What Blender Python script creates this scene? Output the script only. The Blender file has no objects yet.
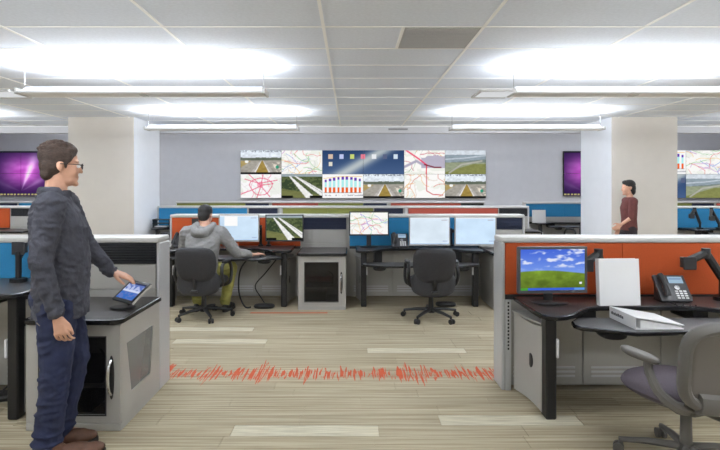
import bpy, bmesh, math, random
import numpy as np
from mathutils import Vector, Matrix, Euler
random.seed(7)
PI = math.pi
SC = bpy.context.scene
C = SC.collection

# ------------------------------------------------------------------ camera, world, exposure
FPX = 510.0                                   # focal length in pixels of the 720x450 frame
CAM_Z = 1.5
cam_d = bpy.data.cameras.new('camera')
cam = bpy.data.objects.new('camera', cam_d)
C.objects.link(cam)
cam.location = (0, 0, CAM_Z)
cam.rotation_euler = (PI / 2, 0, 0)
cam_d.sensor_width = 36.0
cam_d.lens = 36.0 * FPX / 720.0
cam_d.shift_x = 9.0 / 720.0
cam_d.shift_y = -38.0 / 720.0
cam_d.clip_start = 0.05
SC.camera = cam
world = bpy.data.worlds.new('world')
SC.world = world
world.use_nodes = True
world.node_tree.nodes['Background'].inputs[0].default_value = (0.8, 0.85, 0.9, 1)
world.node_tree.nodes['Background'].inputs[1].default_value = 0.3
SC.view_settings.view_transform = 'Standard'
SC.view_settings.look = 'None'
SC.view_settings.exposure = 0.0
SC.view_settings.gamma = 1.0
SC.view_settings.use_curve_mapping = False
UP_POWER, DOWN_POWER = 68.0, 21.0              # watts of each pendant, up and down
LIGHT_COL = (0.93, 0.97, 1.0)

def lin(c):
    c = np.asarray(c, dtype=float) / 255.0
    return np.where(c <= 0.04045, c / 12.92, ((c + 0.055) / 1.055) ** 2.4)

# ------------------------------------------------------------------ materials
M = {}
def mat(name, rgb, rough=0.5, metal=0.0, var=0.06, scale=6.0, bump=0.0, bscale=60.0, stretch=(1, 1, 1), coat=0.0, rgb2=None, spec=0.5):
    m = bpy.data.materials.new(name)
    m.use_nodes = True
    nt = m.node_tree; N = nt.nodes; L = nt.links
    b = N['Principled BSDF']
    b.inputs['Roughness'].default_value = rough
    b.inputs['Metallic'].default_value = metal
    b.inputs['Coat Weight'].default_value = coat
    b.inputs['Specular IOR Level'].default_value = spec
    tc = N.new('ShaderNodeTexCoord'); mp = N.new('ShaderNodeMapping')
    mp.inputs['Scale'].default_value = stretch
    L.new(tc.outputs['Object'], mp.inputs['Vector'])
    nz = N.new('ShaderNodeTexNoise'); nz.inputs['Scale'].default_value = scale; nz.inputs['Detail'].default_value = 4
    L.new(mp.outputs[0], nz.inputs['Vector'])
    cr = N.new('ShaderNodeValToRGB')
    base = lin(rgb)
    a = base * (1 - var) if rgb2 is None else base
    c = np.minimum(base * (1 + var), 1) if rgb2 is None else lin(rgb2)
    cr.color_ramp.elements[0].position = 0.35; cr.color_ramp.elements[0].color = (*a, 1)
    cr.color_ramp.elements[1].position = 0.65; cr.color_ramp.elements[1].color = (*c, 1)
    L.new(nz.outputs['Fac'], cr.inputs[0])
    L.new(cr.outputs[0], b.inputs['Base Color'])
    if bump > 0:
        n2 = N.new('ShaderNodeTexNoise'); n2.inputs['Scale'].default_value = bscale; n2.inputs['Detail'].default_value = 3
        L.new(mp.outputs[0], n2.inputs['Vector'])
        bp = N.new('ShaderNodeBump'); bp.inputs['Strength'].default_value = bump; bp.inputs['Distance'].default_value = 0.02
        L.new(n2.outputs['Fac'], bp.inputs['Height']); L.new(bp.outputs[0], b.inputs['Normal'])
    M[name] = m
    return m

def emis(name, rgb, s):
    m = bpy.data.materials.new(name); m.use_nodes = True
    nt = m.node_tree; nt.nodes.remove(nt.nodes['Principled BSDF'])
    e = nt.nodes.new('ShaderNodeEmission')
    e.inputs[0].default_value = (*lin(rgb), 1); e.inputs[1].default_value = s
    nt.links.new(e.outputs[0], nt.nodes['Material Output'].inputs[0])
    M[name] = m
    return m

emis('lens_glow', (238, 240, 242), 0.8)
mat('wall_paint', (203, 203, 208), 0.9, var=0.015, bump=0.02, bscale=200)
mat('column_side', (243, 246, 252), 0.9, var=0.01, bump=0.02, bscale=200)
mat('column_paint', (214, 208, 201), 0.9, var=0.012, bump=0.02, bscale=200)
mat('ceiling_tile', (227, 233, 245), 0.95, var=0.03, scale=40, bump=0.15, bscale=300)
mat('ceiling_gap', (226, 228, 230), 0.95)
mat('tee_white', (250, 250, 250), 0.6, var=0.01)
mat('fixture_white', (240, 240, 240), 0.45, var=0.01)
mat('grille_grey', (184, 184, 186), 0.7, var=0.05, scale=200, bump=0.1, bscale=400)
mat('metal_grey', (176, 174, 170), 0.42, metal=0.25, var=0.02, scale=3)
mat('metal_light', (196, 197, 200), 0.38, metal=0.3, var=0.02, scale=3)
mat('metal_low', (170, 168, 163), 0.45, metal=0.2, var=0.02, scale=3)
mat('cap_grey', (206, 205, 203), 0.4, metal=0.2, var=0.015)
mat('slat_black', (30, 32, 38), 0.4, var=0.05)
mat('black', (20, 20, 22), 0.45, var=0.1)
mat('black_gloss', (14, 14, 17), 0.2, var=0.05)
mat('dark_plastic', (38, 38, 41), 0.45, var=0.06)
mat('mid_plastic', (70, 70, 74), 0.4, var=0.05)
mat('desk_top', (62, 58, 58), 0.38, var=0.08, scale=90)
mat('desk_edge', (22, 22, 26), 0.25, var=0.05)
mat('key_top', (82, 82, 84), 0.45, var=0.08, scale=90)
mat('orange', (174, 72, 24), 0.85, var=0.06, scale=120, bump=0.15, bscale=500)
mat('red_fab', (160, 72, 58), 0.85, var=0.06, scale=120)
mat('blue', (34, 118, 164), 0.85, var=0.06, scale=120, bump=0.15, bscale=500)
mat('green_fab', (124, 128, 66), 0.85, var=0.06, scale=120)
mat('navy_fab', (34, 42, 66), 0.7, var=0.06, scale=120)
mat('white_plastic', (236, 236, 238), 0.5, var=0.01)
mat('paper', (232, 233, 232), 0.8, var=0.03, scale=30)
mat('chrome', (205, 205, 208), 0.2, metal=0.9, var=0.02)
mat('chair_black', (44, 44, 48), 0.62, var=0.12, scale=60, bump=0.12, bscale=400)
mat('chair_base', (26, 26, 28), 0.45, var=0.08)
mat('taupe', (90, 87, 83), 0.55, var=0.04)
mat('taupe_fabric', (80, 72, 80), 0.9, var=0.12, scale=150, bump=0.2, bscale=600)
mat('skin', (206, 158, 134), 0.55, var=0.05, scale=25, bump=0.04, bscale=200)
mat('hair_brown', (62, 46, 38), 0.6, var=0.35, scale=60, bump=0.6, bscale=110, stretch=(1, 1, 2.2))
mat('hair_black', (24, 22, 22), 0.55, var=0.3, scale=60, bump=0.5, bscale=110)
mat('shirt_charcoal', (62, 63, 73), 0.9, var=0.14, scale=14, bump=0.5, bscale=34)
mat('denim', (30, 37, 66), 0.9, var=0.22, scale=9, bump=0.4, bscale=13)
mat('denim_seam', (120, 110, 96), 0.9)
mat('shoe_brown', (88, 58, 42), 0.6, var=0.15, scale=30)
mat('sole', (40, 34, 30), 0.8)
mat('hoodie', (132, 131, 131), 0.95, var=0.08, scale=40, bump=0.35, bscale=16)
mat('khaki', (142, 138, 72), 0.9, var=0.12, scale=14, bump=0.3, bscale=16)
mat('maroon', (100, 54, 52), 0.9, var=0.12, scale=20, bump=0.3, bscale=20)
mat('dark_cloth', (46, 40, 46), 0.9, var=0.12, scale=20, bump=0.3, bscale=20)
mat('plank_light', (178, 170, 148), 0.95, rgb2=(220, 214, 192), scale=4, stretch=(1, 28, 1), bump=0.3, bscale=300)
mat('plank_rust', (186, 108, 78), 0.95, var=0.2, scale=4, stretch=(1, 28, 1), bump=0.3, bscale=300)
mat('perforated', (122, 122, 122), 0.6, var=0.12, scale=500, metal=0.2)
mat('led_blue', (60, 90, 220), 0.5)

def glass(name, rgb, alpha):
    m = bpy.data.materials.new(name); m.use_nodes = True
    nt = m.node_tree; N = nt.nodes
    p = N['Principled BSDF']; p.inputs['Base Color'].default_value = (*lin(rgb), 1); p.inputs['Roughness'].default_value = 0.08
    t = N.new('ShaderNodeBsdfTransparent'); mx = N.new('ShaderNodeMixShader'); mx.inputs[0].default_value = alpha
    nt.links.new(t.outputs[0], mx.inputs[1]); nt.links.new(p.outputs[0], mx.inputs[2])
    nt.links.new(mx.outputs[0], N['Material Output'].inputs[0])
    M[name] = m
glass('smoked_glass', (26, 26, 28), 0.55)
glass('chair_mesh', (120, 115, 110), 0.72)
glass('mesh_glass', (150, 150, 150), 0.62)
glass('lens_glass', (200, 205, 210), 0.12)

def carpet():
    """striated carpet planks with a jagged rust band woven across the aisle (world coordinates)"""
    m = bpy.data.materials.new('carpet'); m.use_nodes = True
    nt = m.node_tree; N = nt.nodes; L = nt.links
    b = N['Principled BSDF']; b.inputs['Roughness'].default_value = 0.95; b.inputs['Specular IOR Level'].default_value = 0.2
    g = N.new('ShaderNodeNewGeometry'); oi = N.new('ShaderNodeObjectInfo')
    def math_(op, a, c=None):
        n = N.new('ShaderNodeMath'); n.operation = op
        for i, v in enumerate((a, c)):
            if v is None: continue
            if isinstance(v, (int, float)): n.inputs[i].default_value = v
            else: L.new(v, n.inputs[i])
        return n.outputs[0]
    def noise(scale_vec, scale, detail=3):
        mp = N.new('ShaderNodeMapping'); mp.inputs['Scale'].default_value = scale_vec
        L.new(g.outputs['Position'], mp.inputs['Vector'])
        n = N.new('ShaderNodeTexNoise'); n.inputs['Scale'].default_value = scale; n.inputs['Detail'].default_value = detail
        L.new(mp.outputs[0], n.inputs['Vector'])
        return n.outputs['Fac']
    st = noise((0.9, 46, 1), 1.3, 4)
    cr = N.new('ShaderNodeValToRGB'); L.new(st, cr.inputs[0])
    cr.color_ramp.elements[0].position = 0.34; cr.color_ramp.elements[0].color = (*lin((146, 134, 111)), 1)
    cr.color_ramp.elements[1].position = 0.68; cr.color_ramp.elements[1].color = (*lin((193, 182, 157)), 1)
    hv = N.new('ShaderNodeHueSaturation'); L.new(cr.outputs[0], hv.inputs['Color'])
    L.new(math_('ADD', math_('MULTIPLY', oi.outputs['Random'], 0.12), 0.94), hv.inputs['Value'])
    # jagged band
    sep = N.new('ShaderNodeSeparateXYZ'); L.new(g.outputs['Position'], sep.inputs[0])
    amp = noise((46, 0.8, 0), 1.0, 1)
    amp2 = math_('MAXIMUM', math_('SUBTRACT', noise((3.2, 0, 0), 1.0, 2), 0.3), 0.05)
    cen = noise((30, 0, 0), 1.0, 1)
    half = math_('MULTIPLY', math_('MAXIMUM', math_('SUBTRACT', amp, 0.33), 0.0), math_('ADD', math_('MULTIPLY', amp2, 1.9), 0.06))
    half = math_('ADD', half, 0.006)
    off = math_('ABSOLUTE', math_('SUBTRACT', math_('SUBTRACT', sep.outputs['Y'], 4.10), math_('MULTIPLY', math_('SUBTRACT', cen, 0.5), 0.22)))
    inside = math_('LESS_THAN', off, half)
    streak = math_('GREATER_THAN', noise((90, 3, 0), 1.0, 1), 0.46)
    fac = math_('MULTIPLY', math_('MULTIPLY', inside, streak), 0.92)
    mx = N.new('ShaderNodeMix'); mx.data_type = 'RGBA'
    L.new(fac, mx.inputs[0]); L.new(hv.outputs[0], mx.inputs[6]); mx.inputs[7].default_value = (*lin((192, 74, 36)), 1)
    L.new(mx.outputs[2], b.inputs['Base Color'])
    bp = N.new('ShaderNodeBump'); bp.inputs['Strength'].default_value = 0.35; bp.inputs['Distance'].default_value = 0.01
    L.new(noise((30, 300, 1), 1.0, 2), bp.inputs['Height']); L.new(bp.outputs[0], b.inputs['Normal'])
    M['carpet'] = m
carpet()

def screen_mat(strength=1.0):
    key = 'screen_%.2f' % strength
    if key in M: return M[key]
    m = bpy.data.materials.new(key); m.use_nodes = True
    nt = m.node_tree; N = nt.nodes; nt.nodes.remove(N['Principled BSDF'])
    a = N.new('ShaderNodeAttribute'); a.attribute_name = 'print'
    e = N.new('ShaderNodeEmission'); e.inputs[1].default_value = strength
    nt.links.new(a.outputs['Color'], e.inputs[0]); nt.links.new(e.outputs[0], N['Material Output'].inputs[0])
    M[key] = m
    return m

# ------------------------------------------------------------------ mesh helpers
class MB:
    def __init__(s): s.v = []; s.f = []
    def add(s, v, f):
        o = len(s.v); s.v += [tuple(p) for p in v]; s.f += [tuple(i + o for i in q) for q in f]
        return s
    def box(s, x0, x1, y0, y1, z0, z1, bev=0.0, seg=1):
        if bev <= 0:
            return s.add([(x0,y0,z0),(x1,y0,z0),(x1,y1,z0),(x0,y1,z0),(x0,y0,z1),(x1,y0,z1),(x1,y1,z1),(x0,y1,z1)],
                         [(0,3,2,1),(4,5,6,7),(0,1,5,4),(1,2,6,5),(2,3,7,6),(3,0,4,7)])
        bm = bmesh.new(); bmesh.ops.create_cube(bm, size=1)
        for v in bm.verts:
            v.co = Vector(((x0+x1)/2 + v.co.x*(x1-x0), (y0+y1)/2 + v.co.y*(y1-y0), (z0+z1)/2 + v.co.z*(z1-z0)))
        bmesh.ops.bevel(bm, geom=list(bm.edges), offset=bev, segments=seg, profile=0.5, affect='EDGES')
        return s.bm(bm)
    def bm(s, bm):
        bm.verts.index_update()
        s.add([v.co[:] for v in bm.verts], [[v.index for v in f.verts] for f in bm.faces]); bm.free()
        return s
    def prism(s, pts, z0, z1, bev=0.0):
        """polygon in XY (counter-clockwise) extruded in Z, optionally with a rounded rim"""
        n = len(pts)
        if bev <= 0:
            v = [(x, y, z0) for x, y in pts] + [(x, y, z1) for x, y in pts]
            f = [tuple(range(n-1, -1, -1)), tuple(range(n, 2*n))] + [(i, (i+1) % n, n+(i+1) % n, n+i) for i in range(n)]
            return s.add(v, f)
        cen = []
        for i in range(n):
            a = Vector(pts[i-1]); b = Vector(pts[i]); c = Vector(pts[(i+1) % n])
            t = (c - a); nn = Vector((-t.y, t.x)); nn = nn.normalized() if nn.length > 0 else nn
            cen.append((b.x + nn.x*bev, b.y + nn.y*bev))
        rings = [[(x, y, z0) for x, y in cen], [(x, y, z0+bev*0.6) for x, y in pts], [(x, y, z1-bev*0.6) for x, y in pts], [(x, y, z1) for x, y in cen]]
        v = [p for r in rings for p in r]
        f = [tuple(range(n-1, -1, -1)), tuple(range(3*n, 4*n))]
        for r in range(3):
            f += [(r*n+i, r*n+(i+1) % n, (r+1)*n+(i+1) % n, (r+1)*n+i) for i in range(n)]
        return s.add(v, f)
    def loft(s, rings):
        """closed loft of rings of equal length"""
        n = len(rings[0]); v = [p for r in rings for p in r]; k = len(rings)
        f = [tuple(range(n-1, -1, -1)), tuple(range((k-1)*n, k*n))]
        for r in range(k-1):
            f += [(r*n+i, r*n+(i+1) % n, (r+1)*n+(i+1) % n, (r+1)*n+i) for i in range(n)]
        return s.add(v, f)
    def tube(s, pts, r, n=8, smooth=0, closed=False, flat=1.0):
        P = [Vector(p) for p in pts]
        if smooth:
            Q = []; m = len(P)
            for i in range(m if closed else m-1):
                p0 = P[(i-1) % m] if (closed or i > 0) else P[i]; p1 = P[i]; p2 = P[(i+1) % m]
                p3 = P[(i+2) % m] if (closed or i+2 < m) else p2
                for k in range(smooth):
                    t = k/smooth
                    Q.append(0.5*((2*p1)+(p2-p0)*t+(2*p0-5*p1+4*p2-p3)*t*t+(3*p1-p0-3*p2+p3)*t**3))
            if not closed: Q.append(P[-1])
            P = Q
        m = len(P); R = r if isinstance(r, (list, tuple)) else [r]*m
        if len(R) != m: R = [R[min(int(i*len(R)/m), len(R)-1)] for i in range(m)]
        up = None; rings = []
        for i in range(m):
            a = P[(i-1) % m] if (closed or i > 0) else P[i]; b = P[(i+1) % m] if (closed or i < m-1) else P[i]
            t = (b-a).normalized()
            if up is None:
                up = Vector((0, 0, 1)) if abs(t.z) < 0.9 else Vector((0, 1, 0))
            x = t.cross(up).normalized(); up = x.cross(t).normalized()
            rings.append([P[i] + x*math.cos(2*PI*k/n)*R[i] + up*math.sin(2*PI*k/n)*R[i]*flat for k in range(n)])
        if not closed: return s.loft(rings)
        v = [p for q in rings for p in q]
        f = [(i*n+k, i*n+(k+1) % n, ((i+1) % m)*n+(k+1) % n, ((i+1) % m)*n+k) for i in range(m) for k in range(n)]
        return s.add(v, f)
    def cyl(s, p0, p1, r0, r1=None, n=14):
        return s.tube([p0, p1], [r0, r0 if r1 is None else r1], n=n)
    def ball(s, c, r, rot=None, nu=14, nv=9):
        r = (r, r, r) if isinstance(r, (int, float)) else r
        v = []; f = []
        for j in range(1, nv):
            th = PI*j/nv
            for i in range(nu):
                ph = 2*PI*i/nu
                v.append(Vector((r[0]*math.sin(th)*math.cos(ph), r[1]*math.sin(th)*math.sin(ph), r[2]*math.cos(th))))
        v += [Vector((0, 0, r[2])), Vector((0, 0, -r[2]))]
        if rot is not None: v = [rot @ p for p in v]
        v = [p + Vector(c) for p in v]
        for j in range(nv-2):
            for i in range(nu): f.append((j*nu+i, (j+1)*nu+i, (j+1)*nu+(i+1) % nu, j*nu+(i+1) % nu))
        t = (nv-1)*nu
        for i in range(nu):
            f.append((t, i, (i+1) % nu)); f.append((t+1, (nv-2)*nu+(i+1) % nu, (nv-2)*nu+i))
        return s.add(v, f)
    def cap(s, p0, p1, r0, r1):
        """capsule: tapered limb with round ends"""
        s.ball(p0, r0); s.ball(p1, r1); return s.tube([p0, p1], [r0, r1], n=14)
    def pad(s, w, h, t, n=3.2, bend=None, place=None, seg=32, rings=7):
        """upholstered pad: superellipse outline in XZ, thickness along Y with a rounded rim"""
        def pt(rho, a):
            c, q = math.cos(a), math.sin(a)
            x = math.copysign(abs(c)**(2/n), c)*w/2*rho; z = math.copysign(abs(q)**(2/n), q)*h/2*rho
            return x, z
        front = []; back = []
        rh = [0.0001] + [1-(1-k/(rings-1))**1.7*0.999 for k in range(1, rings)]
        R = []
        for r_ in rh: R.append([(pt(r_*1.0, 2*PI*i/seg), -t/2*math.sqrt(max(0, 1-r_**8))) for i in range(seg)])
        for r_ in reversed(rh[:-1]): R.append([(pt(r_, 2*PI*i/seg), t/2*math.sqrt(max(0, 1-r_**8))) for i in range(seg)])
        out = []
        for ring in R:
            rr = []
            for (x, z), y in ring:
                p = Vector((x, y, z))
                if bend: p = bend(p)
                if place: p = place @ p
                rr.append(p)
            out.append(rr)
        return s.loft(out)
    def build(s, name, material, parent=None, smooth=35, recalc=True):
        me = bpy.data.meshes.new(name)
        me.from_pydata(s.v, [], s.f)
        if recalc:
            bm = bmesh.new(); bm.from_mesh(me); bmesh.ops.recalc_face_normals(bm, faces=bm.faces); bm.to_mesh(me); bm.free()
        if smooth:
            me.shade_smooth(); me.set_sharp_from_angle(angle=math.radians(smooth))
        me.materials.append(M[material] if isinstance(material, str) else material)
        return link(name, me, parent)

def link(name, me, parent=None, loc=None):
    o = bpy.data.objects.new(name, me); C.objects.link(o)
    if parent is not None: o.parent = parent
    if loc is not None: o.location = loc
    return o

def tag(o, label, cat, group=None):
    o['label'] = label; o['category'] = cat
    if group: o['group'] = group
    return o
def thing(name, label, cat, loc=(0, 0, 0), rz=0.0, group=None):
    o = bpy.data.objects.new(name, None); C.objects.link(o)
    o.empty_display_size = 0.1
    o.location = loc; o.rotation_euler = (0, 0, rz)
    return tag(o, label, cat, group)
def struct(o): o['kind'] = 'structure'; return o
def copy_tree(o, parent=None):
    c = o.copy(); C.objects.link(c)
    if parent is not None: c.parent = parent
    for ch in list(o.children):
        copy_tree(ch, c)
    return c

def B(x0, x1, y0, y1, z0, z1, name, m, parent, bev=0.0, seg=1):
    return MB().box(x0, x1, y0, y1, z0, z1, bev, seg).build(name, m, parent)

# ------------------------------------------------------------------ the setting
RX0, RX1, RY0, RY1 = -11.0, 11.0, -3.5, 15.05
CEIL, CEIL2, BULK = 2.72, 3.35, 10.2
floor = struct(MB().box(RX0, RX1, RY0, RY1, -0.1, -0.004).build('floor', 'carpet', smooth=0))
floor['label'] = 'beige striated carpet plank floor with a jagged rust band'
LP = 0.9; LD = 0.14
plank_me = None
accent = {}          # (row, column start) for pale planks
light_planks = [(-0.73, 3.07), (0.57, 3.21), (0.15, 4.61), (0.58, 5.31), (-1.93, 5.31), (-1.72, 4.89)]
rows = int((6.3 - 2.79) / LD)
lights_by_row = {}
for lx, ly in light_planks:
    lights_by_row[round((ly - 2.79) / LD)] = lx
def plank_mesh(L):
    return MB().box(0.0015, L - 0.0015, 0.0012, LD - 0.0012, -0.004, 0.0).build('plank', 'carpet', smooth=0)
proto_plank = None
n_planks = 0
for r in range(rows):
    y = 2.79 + r * LD
    lx = lights_by_row.get(r)
    start = lx if lx is not None else random.uniform(-0.9, 0)
    k0 = math.floor((-1.45 - start) / LP)
    x = start + k0 * LP
    while x < 1.5:
        if proto_plank is None:
            proto_plank = plank_mesh(LP); o = proto_plank
            lp = o.data.copy(); lp.materials.clear(); lp.materials.append(M['plank_light'])
        else:
            o = bpy.data.objects.new('plank', proto_plank.data); C.objects.link(o)
        is_light = lx is not None and abs(x - lx) < 0.01
        if is_light: o.data = lp
        o.parent = floor; o.location = (x, y, 0)
        n_planks += 1
        x += LP
MB().box(-1.2, -0.28, 6.05, 6.11, -0.004, 0.0012).build('plank', 'plank_rust', floor, smooth=0)
# the carpet left and right of the planks picked out above runs on in the same level
MB().box(RX0, -2.35, RY0, RY1, -0.004, -0.0002).box(2.4, RX1, RY0, RY1, -0.004, -0.0002).box(-2.35, 2.4, RY0, 2.79, -0.004, -0.0002).box(-2.35, 2.4, 2.79 + rows*LD, RY1, -0.004, -0.0002).build('carpet_field', 'carpet', floor, smooth=0)

ceiling = struct(MB().box(RX0, RX1, RY0, BULK, CEIL + 0.012, CEIL + 0.16).build('ceiling', 'ceiling_gap', smooth=0))
tx = [-0.21 + 1.22 * k for k in range(-9, 10)]
ty = [3.88 + 0.61 * k for k in range(-12, 11)]
tile_me = None; half_me = None
def tile_at(x0, x1, y0, y1):
    return MB().box(0, x1-x0-0.004, 0, y1-y0-0.004, 0, 0.012, 0.002).build('tile', 'ceiling_tile', ceiling, smooth=0)
GX0, GX1, GY0, GY1 = 0.40, 1.01, 3.88, 4.49
for j, y in enumerate(ty):
    if y < 2.6 or y + 0.61 > BULK + 0.3: continue
    for i, x in enumerate(tx[:-1]):
        if abs(x + 0.61) > 0.75 * (y + 0.61) + 1.1: continue
        y1 = min(y + 0.61, BULK)
        if abs(y - GY0) < 0.01 and abs(x + 0.21) < 0.01:
            o = tile_at(0, 0.61, 0, 0.61); o.location = (x + 0.002, y + 0.002, CEIL)
            continue
        if tile_me is None:
            o = tile_at(0, 1.22, 0, 0.61); tile_me = o.data
        elif y1 - y < 0.6:
            o = tile_at(0, 1.22, 0, y1 - y)
        else:
            o = link('tile', tile_me, ceiling)
        o.location = (x + 0.002, y + 0.002, CEIL)
for x in tx:
    B(x - 0.012, x + 0.012, RY0, BULK, CEIL - 0.006, CEIL + 0.004, 'runner', 'tee_white', ceiling)
for y in ty:
    if y < BULK: B(RX0, RX1, y - 0.009, y + 0.009, CEIL - 0.004, CEIL + 0.004, 'cross_runner', 'tee_white', ceiling)
B(GX0 - 0.012, GX0 + 0.012, GY0, GY1, CEIL - 0.006, CEIL + 0.004, 'runner', 'tee_white', ceiling)
grille = thing('ceiling_vent', 'square grey return air grille set in the white ceiling', 'vent', (GX0, GY0, CEIL))
B(0.012, 0.598, 0.012, 0.598, -0.003, 0.010, 'backing', 'grille_grey', grille)
for k in range(14):
    B(0.03, 0.58, 0.03 + k*0.041, 0.045 + k*0.041, -0.008, -0.003, 'slat', 'grille_grey', grille)
struct(MB().box(RX0, RX1, BULK, RY1, CEIL2, CEIL2 + 0.12).build('ceiling', 'ceiling_tile', smooth=0))
bulk = struct(MB().box(RX0, RX1, BULK, BULK + 0.12, 2.58, CEIL2).build('trim_1', 'wall_paint', smooth=0))
B(RX0, RX1, BULK - 0.012, BULK, 2.705, 2.72, 'edge_angle', 'tee_white', bulk)
sv = thing('slot_vent', 'small grey slot vent in the bulkhead above the video wall', 'vent', (0.94, BULK, 2.655))
B(-0.2, 0.2, -0.01, 0.0, -0.02, 0.02, 'frame', 'grille_grey', sv)
for z in (-0.012, 0.0, 0.012): B(-0.19, 0.19, -0.014, -0.01, z-0.003, z+0.003, 'slat', 'mid_plastic', sv)
struct(MB().box(RX0, RX1, RY1, RY1 + 0.15, 0, CEIL2 + 0.1).build('wall_back', 'wall_paint', smooth=0))
struct(MB().box(RX0 - 0.15, RX0, RY0, RY1, 0, CEIL2 + 0.1).build('wall_left', 'wall_paint', smooth=0))
struct(MB().box(RX1, RX1 + 0.15, RY0, RY1, 0, CEIL2 + 0.1).build('wall_right', 'wall_paint', smooth=0))
struct(MB().box(RX0, RX1, RY0 - 0.15, RY0, 0, CEIL2 + 0.1).build('wall_front', 'wall_paint', smooth=0))
for x0, x1, lb in ((-4.94, -3.79, 'square cream column behind the standing man'), (4.55, 5.70, 'square cream column behind the walking person')):
    o = struct(MB().box(x0, x1, 8.9, 10.1, 0, CEIL + 0.01, 0.006).build('column', 'column_paint', smooth=0)); o['label'] = lb
    o.data.materials.append(M['column_side'])  # side faces get a lighter, cooler colour than the front
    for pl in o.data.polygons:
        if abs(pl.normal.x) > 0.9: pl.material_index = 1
    for a, b, c, d in ((x0-0.012, x1+0.012, 8.888, 8.9), (x0-0.012, x1+0.012, 10.1, 10.112), (x0-0.012, x0, 8.9, 10.1), (x1, x1+0.012, 8.9, 10.1)):
        B(a, b, c, d, 0, 0.1, 'baseboard', 'dark_plastic', o)

# ------------------------------------------------------------------ pendant lights
def pendant(x0, y, label, ceil_z=CEIL, z=2.415, group='linear pendant lights', ext=True, power=1.0):
    t = thing('pendant_light', label, 'light', (x0, y, z), group=group)
    W = 2.42
    hb = MB().box(0, W, -0.11, 0.11, 0.0, 0.03, 0.008)
    hb.build('housing', 'fixture_white', t)
    for a in (0.0, W): B(a-0.012, a+0.012, -0.118, 0.118, -0.006, 0.05, 'end_cap', 'cap_grey', t, 0.004)
    B(W/2-0.03, W/2+0.03, -0.05, 0.05, -0.008, 0.0, 'joint_plate', 'cap_grey', t)
    MB().add([(a, y_, z_) for a in (0.03, W-0.03) for y_, z_ in ((-0.08, 0.03), (0.08, 0.03), (0.0, 0.085))], [(0, 1, 2), (5, 4, 3), (0, 3, 4, 1), (1, 4, 5, 2), (2, 5, 3, 0)]).build('top_lens', 'white_plastic', t, smooth=0)
    if ext:
        f = MB().box(-0.36, -0.012, -0.19, -0.17, 0.0, 0.02).box(-0.36, -0.012, 0.17, 0.19, 0.0, 0.02).box(-0.36, -0.34, -0.17, 0.17, 0.0, 0.02)
        f.build('end_frame', 'cap_grey', t)
        B(-0.34, -0.012, -0.17, 0.17, 0.008, 0.014, 'end_panel', 'lens_glow', t)
    for a in (0.02, W - 0.02):
        MB().cyl((a, 0, 0.05), (a, 0, ceil_z - z - 0.006), 0.004, n=6).build('hanger', 'chrome', t)
        MB().cyl((a, 0, ceil_z - z - 0.03), (a, 0, ceil_z - z - 0.004), 0.022, n=12).build('canopy', 'cap_grey', t)
    for side in (-1, 1, 0):                      # two sloping lenses throw light up and sideways, one shines down
        d = bpy.data.lights.new('lamp', 'AREA'); d.shape = 'RECTANGLE'; d.size = W - 0.1; d.color = LIGHT_COL
        if side:
            d.size_y = 0.075; d.energy = UP_POWER*power*0.5
            o = link('lamp', d, t, (W/2, side*0.047, 0.064)); o.rotation_euler = (PI - side*math.radians(28), 0, 0)
        else:
            d.size_y = 0.16; d.energy = DOWN_POWER*power
            o = link('lamp', d, t, (W/2, 0, -0.012))
names = {(1, 0): 'long white pendant light above the standing man', (1, 1): 'long white pendant light reaching the right picture edge',
         (2, 0): 'white pendant light touching the left column', (2, 1): 'white pendant light touching the right column',
         (2, -1): 'white pendant light at the far left beside the purple display'}
for r, y in enumerate((1.98, 5.08, 8.18)):
    for c, x0 in ((-1, -8.18), (0, -3.27), (1, 1.6), (2, 6.5)):
        nm = names.get((r, c))
        if r == 0 or nm is None: nm = 'white pendant light out of view, %s row, %s' % (('nearest', 'middle', 'farthest')[r], {-1: 'far left', 0: 'left', 1: 'right', 2: 'far right'}[c])
        pendant(x0, y, nm, ext=(r != 2))
for c, x0 in ((-1, -8.18), (0, -3.27), (1, 1.6), (2, 6.5)):
    pendant(x0, -1.1, 'white pendant light behind the camera, %s' % {-1: 'far left', 0: 'left', 1: 'right', 2: 'far right'}[c], ext=False)
    pendant(x0, 12.3, 'added white pendant light hidden behind the bulkhead, %s' % {-1: 'far left', 0: 'left', 1: 'right', 2: 'far right'}[c], CEIL2, 3.02, ext=False, power=1.35)  # unseen extra row, added to light the back wall

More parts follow.
